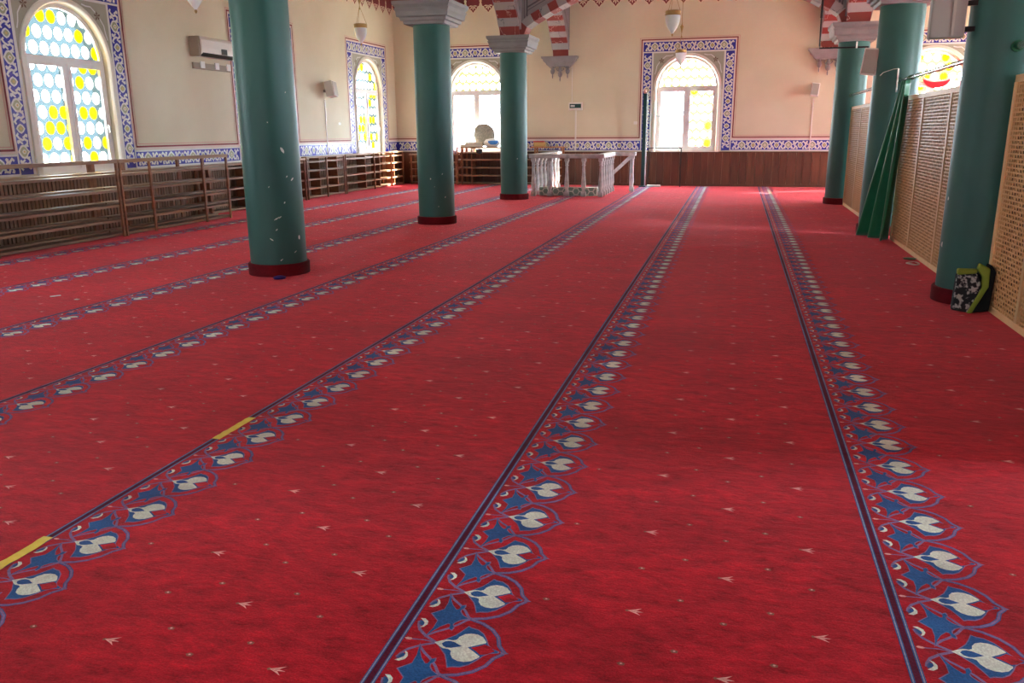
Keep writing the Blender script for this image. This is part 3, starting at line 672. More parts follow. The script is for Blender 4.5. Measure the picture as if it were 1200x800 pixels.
# ------------------------------------------------------------------ columns
def make_column(name='column'):
    root = empty(name)
    b = MB(); b.lathe([(0.300, 0.10), (0.302, 0.6), (0.300, 1.6), (0.292, 3.12)], 'column', n=56); b.build('shaft', root)
    b = MB(); b.lathe([(0.328, 0.0), (0.330, 0.115), (0.322, 0.125), (0.300, 0.127)], 'skirt', n=56); tag(b.build('carpet_skirt', root), 'red carpet wrapped round the foot')
    b = MB(); prof = [(0.335, 3.12), (0.345, 3.165), (0.375, 3.17), (0.385, 3.215), (0.42, 3.225), (0.425, 3.245), (0.43, 3.30), (0.455, 3.345), (0.43, 3.35), (0.435, 3.36), (0.47, 3.40), (0.475, 3.45)]
    vs = []; 
    for r, z in prof: vs += [(-r, -r, z), (r, -r, z), (r, r, z), (-r, r, z)]
    fs = [(4 * i + j, 4 * i + (j + 1) % 4, 4 * i + 4 + (j + 1) % 4, 4 * i + 4 + j) for i in range(len(prof) - 1) for j in range(4)] + [(3, 2, 1, 0), tuple(range(4 * len(prof) - 4, 4 * len(prof)))]
    b.add(vs, fs, 'stone'); tag(b.build('capital', root), 'stepped square grey capital')
    return root
col0 = make_column()
labs = {(0, 0): 'green painted column nearest on the left, chipped low down, red carpet skirt', (0, 1): 'green column left of centre, with the grey capital fully in view',
        (0, 2): 'slim-looking green column just left of the white balustrade', (1, 0): 'big green column at the right with a patterned bag at its foot',
        (1, 1): 'green column behind the hanging green curtain on the right', (1, 2): 'farthest green column on the right, behind the curtain column'}
cols = {}
for i, X in enumerate(COLX):
    for j, Y in enumerate(COLY):
        c = col0 if (i, j) == (0, 0) else copy_tree(col0)
        c.location = (X, Y, 0); tag(c, labs[(i, j)], 'column', 'green round columns with grey capitals'); cols[(i, j)] = c
# paint chips: irregular pale flakes on the shaft surface
def chips(c, spots):
    for ang, z, s, sl in spots:
        b = MB(); pts = []
        for k in range(7):
            t = 2 * PI * k / 7; r = s * random.uniform(0.5, 1.1)
            pts.append((r * math.cos(t) * 0.6 + sl * r * math.sin(t), r * math.sin(t)))
        X, Y, _ = c.location
        f = lambda rr: (lambda u, v: (rr * math.cos(ang + u / 0.3), rr * math.sin(ang + u / 0.3), z + v))
        b.prism(pts, f(0.3035), f(0.300), 'chip'); b.build('paint_chip', c)
A0 = math.atan2(-7.95, 4.82)
chips(cols[(0, 0)], [(A0 + 0.42, 1.32, 0.032, -0.5), (A0 + 0.72, 1.02, 0.022, 0.8), (A0 + 0.35, 0.78, 0.014, 0.5), (A0 + 0.05, 0.62, 0.02, 1.2), (A0 - 0.02, 0.61, 0.014, 1.0), (A0 + 0.15, 0.63, 0.016, 1.2),
     (A0 + 0.0, 0.50, 0.014, 0.8), (A0 - 0.2, 0.40, 0.016, -1.0), (A0 + 0.85, 0.40, 0.03, 0.1), (A0 + 0.62, 0.25, 0.013, 1.4), (A0 + 0.1, 0.18, 0.015, 1.2), (A0 - 0.02, 1.6, 0.01, 0), (A0 + 0.5, 1.05, 0.012, 0.4), (A0 - 0.15, 0.95, 0.009, 0.3), (A0 + 0.7, 1.9, 0.01, .5)])
A1 = math.atan2(-13.0, 4.82)
chips(cols[(0, 1)], [(A1 - 0.3, 0.75, 0.018, 0), (A1 + 0.35, 0.82, 0.012, 0.6), (A1 + 0.5, 0.45, 0.013, 0.4), (A1 + 0.1, 0.3, 0.012, 0.4), (A1 - 0.1, 0.62, 0.008, 0)])
A2 = math.atan2(-18.05, 4.82); chips(cols[(0, 2)], [(A2 + 0.25, 0.9, 0.018, 0.3)])
A3 = math.atan2(-7.95, -2.1); chips(cols[(1, 0)], [(A3 - 1.2, 0.5, 0.03, 0.1), (A3 - 1.15, 0.9, 0.016, 0.1)])

# corbels on the back wall under the last arches
def make_corbel(X, label):
    root = empty('corbel', (X, YB, 0)); tag(root, label, 'corbel', 'grey corbels under the last arches')
    b = MB(); prof = [(0.30, 0.18, 3.19), (0.36, 0.20, 3.24), (0.38, 0.21, 3.28), (0.44, 0.24, 3.33), (0.46, 0.25, 3.38), (0.49, 0.26, 3.40), (0.50, 0.27, 3.45)]
    vs = []
    for r, d, z in prof: vs += [(-r, -d, z), (r, -d, z), (r, 0, z), (-r, 0, z)]
    fs = [(4 * i + j, 4 * i + (j + 1) % 4, 4 * i + 4 + (j + 1) % 4, 4 * i + 4 + j) for i in range(len(prof) - 1) for j in range(4)] + [(3, 2, 1, 0), tuple(range(4 * len(prof) - 4, 4 * len(prof)))]
    b.add(vs, fs, 'stone'); b.build('bracket', root)
    for dx, z0 in ((-0.21, 3.10), (0, 3.02), (0.21, 3.10)):
        b = MB(); b.lathe([(0.01, -0.22), (0.02, -0.16), (0.012, -0.12), (0.05, -0.08), (0.065, -0.02), (0.04, 0.03), (0.06, 0.06), (0.03, 0.12 if dx else 0.17)], 'stone', (dx, -0.09, z0), n=10)
        for sg in (-1, 1): b.tube([(dx, -0.09, z0 + 0.09), (dx + sg * 0.06, -0.09, z0 + 0.06), (dx + sg * 0.10, -0.09, z0 + 0.10), (dx + sg * 0.09, -0.09, z0 + 0.13)], 0.012, 'stone', 6)
        b.build('pendant', root)
    return root
make_corbel(COLX[0], 'grey stepped corbel with three pendants on the back wall beside the third left column')
make_corbel(COLX[1], 'grey stepped corbel on the back wall partly behind the farthest right column')

# ------------------------------------------------------------------ shoe racks
def rack(name, label, front, Y0, Y1, posts, levels, top, depth, planks=2, along='y', brace=None, end_panels=(), topw=0.13, dark=False, group='wooden shoe racks along the walls'):
    """front: coordinate of the face towards the room; the rack extends to the wall"""
    bh = 0.05 if top > 1.1 else 0.035
    root = empty(name, (front, Y0, 0) if along == 'y' else (Y0, front, 0)); tag(root, label, 'shoe rack', group)
    L = Y1 - Y0
    def bx(b, t0, t1, d0, d1, z0, z1, m):   # t along, d depth away from the room
        if along == 'y': b.box((-d1, t0, z0), (-d0, t1, z1), m)
        else: b.box((t0, d0, z0), (t1, d1, z1), m)
    pw = 0.032
    for z in levels:
        w = (depth - 0.04 * (planks - 1)) / planks
        for k in range(planks):
            b = MB(); bx(b, 0.0, L, 0.03 + k * (w + 0.04), 0.03 + k * (w + 0.04) + w - 0.03, z + k * 0.02, z + 0.036 + k * 0.02, 'rack_pale'); b.build('shelf', root)
    for t in posts:
        tt = min(max(t - Y0, 0), L - pw)
        b = MB(); bx(b, tt, tt + pw, 0.0, 0.030, 0.0, top - bh, 'rack'); b.build('upright', root)
        b = MB(); bx(b, tt + 0.001, tt + pw + 0.03, depth, depth + 0.03, 0.0, top - 0.03, 'rack'); b.build('upright', root)
    for t in end_panels:
        tt = min(max(t - Y0, 0), L); b = MB(); bx(b, tt - 0.012, tt + 0.012, 0.032, depth - 0.002, 0.03, top - 0.04, 'rack'); b.build('side_panel', root)
    b = MB(); bx(b, 0, L, -0.005, topw, top - bh, top, 'rack_pale'); b.build('top_board', root)
    return root
lv = [0.02, 0.225, 0.44, 0.66, 0.885]
rack('shoe_rack', 'open brown shoe rack under the nearest left window, cut by the left edge', -8.82, 7.4, 10.33, [8.07, 10.30], lv, 1.13, 0.50)
rack('shoe_rack', 'brown shoe rack between the near window and the first green column', -8.82, 10.36, 13.1, [10.37, 11.02, 12.35, 13.05], lv, 1.13, 0.50)
rack('shoe_rack', 'shoe rack mostly hidden behind the nearest left column', -9.38, 13.3, 16.9, [13.3, 14.6, 15.8, 16.85], [0.03, 0.22, 0.42, 0.62, 0.82], 0.93, 0.28, 1, end_panels=(13.4, 14.6, 15.8))
rack('shoe_rack', 'shoe rack under the conduit, between the nearest and second left columns', -9.38, 16.95, 18.85, [16.96, 17.9, 18.82], [0.03, 0.22, 0.42, 0.62, 0.82], 0.96, 0.28, 1, end_panels=(17.0, 17.6, 18.5))
rack('shoe_rack', 'sunlit orange brown shoe rack below the far left window', -9.38, 18.9, 22.62, [18.91, 20.6, 21.75, 22.58], [0.03, 0.22, 0.42, 0.62, 0.82], 0.96, 0.28, 1, end_panels=(20.1, 21.0, 22.0))
G2 = 'brown racks along the back wall'
rack('shoe_rack', 'low brown rack under the bright back window, beside the second green column', 22.72, -9.25, -7.78, [-9.2, -7.82], [0.03, 0.2, 0.4, 0.6], 0.86, 0.30, 1, 'x', topw=0.32, end_panels=(-8.5,), group=G2)
rack('shoe_rack', 'taller brown rack against the back wall behind the third green column', 22.60, -7.74, -5.9, [-7.73, -7.6, -5.94], [0.03, 0.24, 0.46, 0.68, 0.88], 1.06, 0.42, 1, 'x', topw=0.42, end_panels=(-7.3,), group=G2)
rack('shoe_rack', 'brown rack at the back wall just left of the balustrade', 22.60, -5.85, -4.75, [-5.84, -4.80], [0.03, 0.24, 0.46, 0.68], 0.86, 0.42, 1, 'x', topw=0.42, group=G2)

# things standing on the back racks
b = MB(); b.lathe([(0.20, 0.0), (0.21, 0.05), (0.18, 0.14), (0.10, 0.19), (0.01, 0.20)], 'hat', n=20)
o = b.build('prayer_cap', loc=(-8.0, 22.86, 0.862)); tag(o, 'rounded multicoloured printed cap on the low rack under the window', 'cap')
root = empty('round_basket', (-6.98, 22.90, 1.066)); tag(root, 'round woven grey basket standing on edge against the bright window', 'basket')
b = MB(); vs = []
prof = [(0.30, 0.0), (0.31, 0.02), (0.29, 0.03), (0.22, 0.05), (0.10, 0.07), (0.01, 0.072)]
b.lathe(prof, 'basket', n=28); o = b.build('bowl', root, loc=(0, 0, 0.322)); o.rotation_euler = (PI / 2 + 0.12, 0, 0)
b = MB(); b.lathe([(0.285, -0.012), (0.312, -0.012), (0.318, 0.012), (0.30, 0.022)], 'basket', n=28, cap=False); o = b.build('rim', root, loc=(0, 0, 0.322)); o.rotation_euler = (PI / 2 + 0.12, 0, 0)
root = empty('folded_bag', (-6.72, 22.76, 1.062)); tag(root, 'blue and white folded plastic bag on the rack beside the third column', 'bag')
b = MB(); b.lathe([(0.16, 0.0), (0.24, 0.06), (0.25, 0.12), (0.18, 0.2), (0.03, 0.23)], 'white', n=14); o = b.build('bag_body', root); o.scale = (1.0, 0.45, 1)
b = MB(); b.lathe([(0.12, 0.0), (0.17, 0.05), (0.15, 0.10), (0.03, 0.12)], 'sky_blue', n=12); o = b.build('blue_panel', root, loc=(0.04, -0.05, 0.06)); o.scale = (1, 0.5, 1)
b = MB(); b.lathe([(0.02, -0.10), (0.09, -0.06), (0.10, 0.03), (0.04, 0.06)], 'black', n=10)
o = b.build('black_pouch', loc=(-7.02, 22.48, 0.96)); tag(o, 'small black pouch hanging at the front edge of the tall rack', 'pouch')
def book(w, d, h, m, lab, loc, rz):
    root = empty('book', loc, rz); tag(root, lab, 'book', 'books lying on the back racks')
    c = MB(); c.box((-w / 2, -d / 2, 0), (w / 2, d / 2, 0.006), m); c.box((-w / 2, -d / 2, h - 0.006), (w / 2, d / 2, h), m); c.box((-w / 2, d / 2 - 0.006, 0.006), (w / 2, d / 2, h - 0.006), m); c.build('cover', root)
    p = MB(); p.box((-w / 2 + 0.01, -d / 2 + 0.01, 0.006), (w / 2 - 0.01, d / 2 - 0.006, h - 0.006), 'paper'); p.build('pages', root)
book(0.62, 0.24, 0.07, 'book', 'wide tan book at the bottom of the pile under the basket', (-7.32, 22.72, 1.061), 0.02)
book(0.46, 0.22, 0.06, 'paper', 'smaller pale book lying on top of the tan one', (-7.26, 22.73, 1.132), -0.06)
# low table with a yellow parcel behind the balustrade
root = empty('small_table', (-5.02, 22.80, 0.862)); tag(root, 'small red brown table standing on the rack behind the balustrade', 'table')
b = MB(); b.box((-0.55, -0.16, 0.17), (0.42, 0.16, 0.20), 'orange'); b.build('tabletop', root)
for x, y in ((-0.42, -0.13), (0.34, -0.13), (-0.42, 0.13), (0.34, 0.13)):
    b = MB(); b.box((x - 0.02, y - 0.02, 0), (x + 0.02, y + 0.02, 0.17), 'orange'); b.build('leg', root)
root = empty('parcel', (-5.32, 22.80, 1.063)); tag(root, 'small yellow brown parcel on the little table', 'parcel')
b = MB(); b.box((-0.18, -0.1, 0), (0.16, 0.1, 0.12), 'tile_gold'); b.build('box_body', root, 0.02)
b = MB(); b.box((-0.19, -0.11, 0.121), (0.10, 0.11, 0.15), 'red_cloth'); b.build('lid_cloth', root, 0.01)

# ------------------------------------------------------------------ balustrade round the stair well
root = empty('balustrade', (-4.6, 19.0, 0)); tag(root, 'white grey marble balustrade round the stair well by the back wall', 'balustrade')
def bal_mesh():
    b = MB(); b.box((-0.055, -0.055, 0.0), (0.055, 0.055, 0.10), 'marble'); b.box((-0.05, -0.05, 0.80), (0.05, 0.05, 0.87), 'marble')
    b.lathe([(0.048, 0.10), (0.052, 0.12), (0.034, 0.145), (0.045, 0.17), (0.058, 0.24), (0.050, 0.36), (0.040, 0.50), (0.034, 0.64), (0.032, 0.69), (0.046, 0.71), (0.034, 0.73), (0.044, 0.78), (0.048, 0.80)], 'marble', n=12)
    return b.mesh('baluster')
bm_ = bal_mesh()
sites = [(x, 0) for x in (0.0, 0.4, 0.8, 1.2, 1.6)] + [(0, y) for y in (0.4, 0.8, 1.2, 1.6, 2.0, 2.4, 2.8)] + [(1.6, y) for y in (0.36, 0.72, 1.1, 1.45, 1.8)] + [(2.1, 1.8), (1.85, 1.83)]
sites = sites[:-1]
for x, y in sites: inst('baluster', bm_, root, (x, y, 0.0))
for a, d in (((-0.09, -0.09), (1.69, 0.09)), ((-0.09, 0.092), (0.09, 2.9)), ((1.51, 0.092), (1.69, 1.70)), ((1.51, 1.702), (2.19, 1.90))):
    b = MB(); b.box((a[0], a[1], 0.87), (d[0], d[1], 0.965), 'marble'); tag(b.build('top_rail', root, 0.015))
b = MB()
b.hexa([(1.15, 2.5, 0.02), (1.15, 2.6, 0.02), (2.0, 2.6, 0.80), (2.0, 2.5, 0.80), (1.15, 2.5, 0.12), (1.15, 2.6, 0.12), (2.0, 2.6, 0.92), (2.0, 2.5, 0.92)], 'marble')
b.build('sloping_rail', root, 0.01)
b = MB(); b.box((1.95, 2.5, 0.0), (2.05, 2.6, 0.80), 'marble'); b.build('newel', root)
# low kerb faced with green hexagonal tiles inside the balustrade, and the stone landing behind it
kerb = empty('tiled_kerb', (0.11, 0.13, 0)); kerb.parent = root
tag(kerb, 'low kerb faced with green hexagonal tiles')
b = MB(); b.box((0, 0, 0.0), (1.38, 0.08, 0.20), 'hex_pale'); b.build('kerb_core', kerb)
R6 = 0.066
hrect = [(0.005, 0.004), (1.375, 0.004), (1.375, 0.196), (0.005, 0.196)]
for i in range(14):
    for j in range(2):
        cx = 0.04 + i * (R6 * 1.5 + 0.022); cz_ = 0.035 + j * (R6 * 1.732 + 0.025) + (0.069 if i % 2 else 0)
        c = clip([(cx + R6 * math.cos(PI / 3 * q), cz_ + R6 * math.sin(PI / 3 * q)) for q in range(6)], hrect)
        if len(c) > 2:
            b = MB(); b.prism(c, lambda u, v: (u, -0.008, v), lambda u, v: (u, 0.0, v), 'hex_green'); b.build('tile', kerb)
b = MB(); b.box((-4.48, 19.24, 0.002), (-3.12, 21.9, 0.02), 'marble'); tag(b.build('landing_slab', floor), 'pale stone landing inside the balustrade')

# ------------------------------------------------------------------ wooden lattice screens on the right
def lattice_screen(Y0, Y1, dividers, label, pitch=0.042):
    root = empty('lattice_screen', (2.15, Y0, 0)); tag(root, label, 'screen', 'wooden lattice screens between the right columns')
    L = Y1 - Y0; H = 1.90; t = 0.055
    cuts = sorted([0.0] + [d - Y0 for d in dividers] + [L])
    b = MB(); b.box((-0.03, 0, 0.0), (0.03, L, t), 'lattice_frame'); b.build('bottom_rail', root)
    b = MB(); b.box((-0.03, 0, H - t), (0.03, L, H), 'lattice_frame'); b.build('top_rail', root)
    for c in cuts:
        c0 = min(max(c - t / 2, 0), L - t); b = MB(); b.box((-0.034, c0, t), (0.034, c0 + t, H - t), 'lattice_frame'); b.build('stile', root)
    for a, d in zip(cuts, cuts[1:]):
        a += t / 2; d -= t / 2
        b = MB(); y = a + pitch / 2
        while y < d:
            b.box((-0.022, y - 0.006, t), (-0.017, y + 0.006, H - t), 'lattice'); y += pitch * 1.35
        z = t + pitch / 2
        while z < H - t:
            b.box((-0.0215, a, z - 0.006), (-0.0165, d, z + 0.006), 'lattice'); z += pitch * 0.85
        # slanting layer behind
        rect = [(a, t), (d, t), (d, H - t), (a, H - t)]; q = a - (H - 2 * t)
        while q < d:
            c = clip([(q - 0.009, t), (q + 0.009, t), (q + 0.009 + H - 2 * t, H - t), (q - 0.009 + H - 2 * t, H - t)], rect)
            if len(c) > 2: b.prism(c, lambda u, v: (-0.0155, u, v), lambda u, v: (-0.011, u, v), 'lattice')
            q += pitch * 1.8
        tag(b.build('lattice', root), kind='stuff')
    b = MB(); b.box((0.030, 0.01, 0.03), (0.034, L - 0.01, H - 0.03), 'cloth'); tag(b.build('gap_shade_sheet', root), 'dark brown sheet added behind the lattice so its gaps look dim')  # added sheet: its dark colour stands in for the dimness beyond the gaps
    return root
lattice_screen(4.1, 7.64, (5.55, 6.80), 'nearest wooden lattice screen at the right edge, beside the bag')
lattice_screen(8.27, 12.25, (9.7, 11.05), 'wooden lattice screen between the big right column and the green curtain')
lattice_screen(13.4, 17.7, (14.9, 16.3), 'farthest wooden lattice screen between the two far right columns')

# curtain rods
def rod(Y0, Y1, label):
    root = empty('curtain_rod', (2.1, Y0, 2.12)); tag(root, label, 'curtain rod', 'steel rods between the right columns')
    b = MB(); b.tube([(0, 0.03, 0), (0, Y1 - Y0 - 0.03, 0)], 0.027, 'steel', 12); b.build('tube', root)
    for y, d in ((0, 1), (Y1 - Y0, -1)):
        b = MB(); b.tube([(0, y, 0), (0, y + d * 0.03, 0)], 0.045, 'green_metal', 14); b.tube([(0, y + d * 0.03, 0), (0, y + d * 0.10, 0)], 0.028, 'green_metal', 12); b.build('flange', root)
rod(4.2, 7.65, 'steel rod above the nearest lattice screen'); rod(8.25, 12.70, 'steel curtain rod the green curtain hangs from'); rod(13.3, 17.75, 'steel rod above the farthest lattice screen')

# green curtain: narrow gathered top, fanning out to the floor
b = MB(); NZ, NU_ = 26, 60; vs = []
for i in range(NZ + 1):
    f = i / NZ; z = 2.075 * (1 - f) + 0.01
    yt0, yt1 = 11.80, 12.10
    xa, ya = 2.04 + (1.80 - 2.04) * f, 11.95 + (12.72 - 11.95) * f ** 1.1     # left edge in view
    xb, yb = 2.05 + (2.06 - 2.05) * f, 11.70 + (12.02 - 11.70) * f            # right edge in view
    amp = 0.035 + 0.065 * f
    for j in range(NU_ + 1):
        u = j / NU_; x = xa + (xb - xa) * u; y = ya + (yb - ya) * u
        w = math.sin(u * PI * 4.6 + 0.6 * math.sin(f * 3)) * amp
        dx, dy = yb - ya, -(xb - xa); L = math.hypot(dx, dy)
        vs.append((x + dx / L * w, y + dy / L * w, z))
n = NU_ + 1
b.add(vs, [(i * n + j, i * n + j + 1, (i + 1) * n + j + 1, (i + 1) * n + j) for i in range(NZ) for j in range(NU_)], 'curtain', True)
root = empty('curtain', (0, 0, 0)); tag(root, 'shiny green curtain gathered at the top, hanging from the rod to the carpet', 'curtain')
o = b.build('drape', root); s = o.modifiers.new('solid', 'SOLIDIFY'); s.thickness = 0.006
for k in range(5):
    b = MB(); b.tube([(2.1 + 0.028 * math.cos(t), 11.72 + k * 0.06, 2.12 + 0.028 * math.sin(t)) for t in [2 * PI * i / 12 for i in range(13)]], 0.004, 'green_metal', 5); b.build('ring', root)
b = MB(); pts = [(2.04, 12.02, 2.13)]
b.tube([(1.96, 12.0, 2.24), (1.965, 12.02, 1.95)], 0.010, 'white_plastic', 8)
b.tube([(1.96, 12.0, 2.24), (1.94, 12.25, 2.25), (1.87, 12.6, 2.23), (1.86, 12.78, 2.20)], 0.004, 'white_plastic', 6)
o = b.build('cord_holder'); tag(o, 'thin white rod and wire at the top of the green curtain', 'bracket')

# ------------------------------------------------------------------ bag at the foot of the big right column
root = empty('shoulder_bag', (1.925, 7.46, 0)); tag(root, 'black and white printed bag with lime green trim leaning on the big right column', 'bag')
def slab(pts, y0, y1, m, nm, bev=0.012):
    b = MB(); b.prism(pts, lambda u, v: (u, y0 + v * 0.15, v), lambda u, v: (u, y1 + v * 0.15, v), m); return b.build(nm, root, bev)
slab([(-0.115, 0.02), (0.03, 0.0), (0.055, 0.05), (0.10, 0.22), (0.055, 0.33), (-0.085, 0.31), (-0.10, 0.16)], -0.09, -0.03, 'bag_print', 'printed_panel')
slab([(0.0, 0.0), (0.04, 0.0), (0.15, 0.22), (0.15, 0.37), (0.07, 0.41), (0.055, 0.36), (0.10, 0.30), (0.10, 0.22)], -0.10, -0.035, 'lime', 'green_trim')
slab([(-0.09, 0.31), (0.055, 0.325), (0.06, 0.36), (-0.09, 0.36)], -0.095, -0.03, 'lime', 'green_edge')
slab([(0.035, 0.0), (0.17, 0.02), (0.20, 0.34), (0.16, 0.40), (0.15, 0.38), (0.15, 0.22)], -0.085, 0.05, 'bag_black', 'black_side')
slab([(-0.10, 0.02), (0.05, 0.01), (0.13, 0.30), (0.05, 0.33), (-0.08, 0.31)], -0.028, 0.03, 'bag_black', 'back_panel')

# ------------------------------------------------------------------ small things on the carpet
def tape(X, Y0, Y1, lab, g='yellow tape strips'):
    b = MB(); n = 10; vs = []
    for i in range(n + 1):
        y = Y0 + (Y1 - Y0) * i / n; e = random.uniform(-0.003, 0.003); vs += [(X - 0.020 + e, y, 0.0026 + 0.001 * (i % 2)), (X + 0.024 + e, y, 0.003)]
    b.add(vs, [(2 * i, 2 * i + 1, 2 * i + 3, 2 * i + 2) for i in range(n)], 'tape')
    o = b.build('tape_strip'); tag(o, lab, 'tape'); m = o.modifiers.new('s', 'SOLIDIFY'); m.thickness = 0.001; m.offset = 1
tape(-2.462, 3.33, 3.655, 'short yellow tape strip stuck on the carpet border line, farther from the corner')
tape(-2.468, 1.98, 2.27, 'yellow tape strip on the border line at the lower left edge of the photo')
b = MB(); b.lathe([(0.02, 0.002), (0.06, 0.006), (0.07, 0.022), (0.035, 0.034), (0.01, 0.036)], 'navy', n=10); o = b.build('blue_cap', loc=(-4.585, 7.545, 0.001)); tag(o, 'crumpled dark blue scrap at the foot of the nearest left column', 'scrap')
b = MB(); b.tube([(0.05 * math.cos(t) * (1.6 if math.cos(t) > 0 else 1), 0.08 * math.sin(t), 0.008 + 0.004 * math.sin(2 * t)) for t in [2 * PI * i / 16 for i in range(17)]], 0.008, 'line_pale', 6)
b.tube([(-0.03, -0.02, 0.01), (0.03, 0.02, 0.016), (0.05, -0.02, 0.01)], 0.006, 'red_cloth', 6)
o = b.build('hair_tie', loc=(1.985, 10.0, 0.003)); tag(o, 'pink looped tie lying on the carpet by the lattice screen', 'tie')
b = MB(); b.lathe([(0.02, 0.0), (0.07, 0.006), (0.075, 0.016), (0.03, 0.024)], 'green_metal', n=9); o = b.build('cloth_scrap', loc=(2.03, 10.35, 0.003)); tag(o, 'dark green cloth scrap against the foot of the lattice screen', 'scrap')
b = MB(); b.box((-0.045, -0.016, 0), (0.045, 0.016, 0.004), 'white'); o = b.build('paper_scrap', loc=(-6.21, 6.23, 0.002)); o.rotation_euler.z = 1.0; tag(o, 'white paper scrap on the carpet at the far left', 'paper', 'paper scraps at the left')
b = MB(); b.box((-0.02, -0.015, 0), (0.02, 0.015, 0.004), 'paper'); o = b.build('paper_scrap', loc=(-5.88, 6.14, 0.002)); tag(o, 'tiny white crumb right of the paper scrap', 'paper', 'paper scraps at the left')

# ------------------------------------------------------------------ wall fittings
root = empty('air_conditioner', (XL, 14.30, 2.87)); tag(root, 'white split air conditioner high on the left wall, behind the nearest column', 'air conditioner')
b = MB(); prof = [(0.0, 0.0), (0.13, 0.0), (0.20, 0.05), (0.22, 0.14), (0.215, 0.28), (0.18, 0.34), (0.0, 0.34)]
b.prism([(d, z) for d, z in prof], lambda d, z: (d, -0.62, z), lambda d, z: (d, 0.62, z), 'white_plastic'); b.build('housing', root, 0.006)
b = MB(); b.hexa([(0.135, -0.57, -0.002), (0.20, -0.57, 0.045), (0.20, 0.57, 0.045), (0.135, 0.57, -0.002), (0.138, -0.57, 0.002), (0.205, -0.57, 0.058), (0.205, 0.57, 0.058), (0.138, 0.57, 0.002)], 'black'); b.build('air_outlet', root)
b = MB(); b.box((0.221, -0.02, 0.06), (0.226, 0.16, 0.16), 'black'); b.build('display', root)
b = MB(); b.box((0.0, -0.68, -0.01), (0.20, -0.622, 0.34), 'warm_grey'); b.build('end_cap', root, 0.01)
root = empty('cable_trunk', (XL, 14.2, 2.62)); tag(root, 'beige cable trunk with three pale square boxes under the air conditioner', 'cable trunk')
b = MB(); b.box((0, -0.55, 0.03), (0.04, 0.6, 0.14), 'warm_grey'); b.build('trunk', root)
for y in (-0.30, 0.15, 0.52):
    b = MB(); b.box((0.04, y - 0.06, 0.05), (0.06, y + 0.06, 0.17), 'white'); b.build('junction_box', root)
def wall_speaker(loc, rz, lab, size=(0.26, 0.2, 0.36), tilt=-0.2, conduit=None, m='speaker'):
    root = empty('wall_speaker', loc, rz); tag(root, lab, 'speaker', 'small box loudspeakers'); w, d, h = size
    b = MB(); b.box((-0.03, -0.1, -0.03), (0.03, 0, 0.03), 'grey_plastic'); b.build('bracket', root)
    b = MB(); b.box((-w / 2, -0.1 - d, -h / 2), (w / 2, -0.1, h / 2), 'white_plastic'); o = b.build('cabinet', root, 0.012); o.rotation_euler = (tilt, 0.12, 0)
    g = MB(); g.box((-w / 2 + .02, -0.108 - d, -h / 2 + .02), (w / 2 - .02, -0.1 - d, h / 2 - .02), m); q = g.build('grille', root); q.rotation_euler = (tilt, 0.12, 0)
    if conduit:
        b = MB(); b.box((-0.014, -0.018, conduit - loc[2]), (0.014, 0, -h / 2 - 0.02), 'white_plastic'); b.build('conduit', root)
wall_speaker((XL, 18.70, 2.46), PI / 2, 'box loudspeaker with a conduit below it, on the left wall', conduit=0.92)
wall_speaker((1.83, YB, 2.42), 0, 'faint pale loudspeaker on the back wall left of the farthest right column', (0.2, 0.12, 0.32), conduit=0.05)
wall_speaker((1.86, 13.19, 2.40), -0.45, 'pale grey loudspeaker fixed to the left flank of the column behind the curtain', (0.23, 0.18, 0.36), 0.0)
root = empty('casing_box', (1.66, 7.86, 2.36)); tag(root, 'grey plastic box on a bracket at the top of the big right column', 'box')
b = MB(); b.box((-0.18, -0.06, -0.15), (0.085, 0.04, 0.16), 'grey_plastic'); o = b.build('casing', root, 0.012)
b = MB(); b.box((-0.02, -0.068, -0.13), (0.0, -0.061, 0.14), 'speaker'); b.build('ridge', root)
b = MB(); b.box((0.086, -0.02, -0.10), (0.18, 0.02, -0.06), 'black'); b.box((0.086, -0.02, 0.10), (0.18, 0.02, 0.14), 'black'); b.build('bracket', root)
root = empty('fuse_box', (-4.38, YB - 0.004, 2.03)); tag(root, 'white fuse box with a dark window on the back wall under the left corbel', 'fuse box')
b = MB(); b.box((-0.19, -0.09, 0), (0.19, 0, 0.21), 'white_plastic'); b.build('case', root, 0.01)
b = MB(); b.box((-0.16, -0.096, 0.06), (0.16, -0.09, 0.17), 'dark_green'); b.build('dark_cover', root)
for i in range(4):
    b = MB(); b.box((-0.13 + i * 0.03, -0.104, 0.09), (-0.11 + i * 0.03, -0.097, 0.14), 'white'); b.build('breaker', root)
b = MB(); b.box((-0.02, -0.022, -1.11), (0.02, 0, -0.002), 'white_plastic'); b.build('conduit', root)
b = MB(); b.box((-0.125, -0.016, 0.212), (-0.105, 0, 1.15), 'white_plastic'); b.build('conduit', root)
b = MB(); b.box((0, -0.05, -0.03), (0.012, -0.005, 0.03), 'white'); b.box((0, 0.005, -0.03), (0.012, 0.05, 0.03), 'white'); o = b.build('wall_switch', loc=(XL, 19.43, 1.70)); tag(o, 'pair of small switches on the left wall right of the loudspeaker', 'switch')
b = MB(); b.box((-0.05, -0.015, -0.04), (0.05, 0, 0.04), 'white_plastic'); o = b.build('wall_socket', loc=(-2.72, YB - 0.012, 1.68)); tag(o, 'small white socket by the red line left of the middle back window', 'socket')

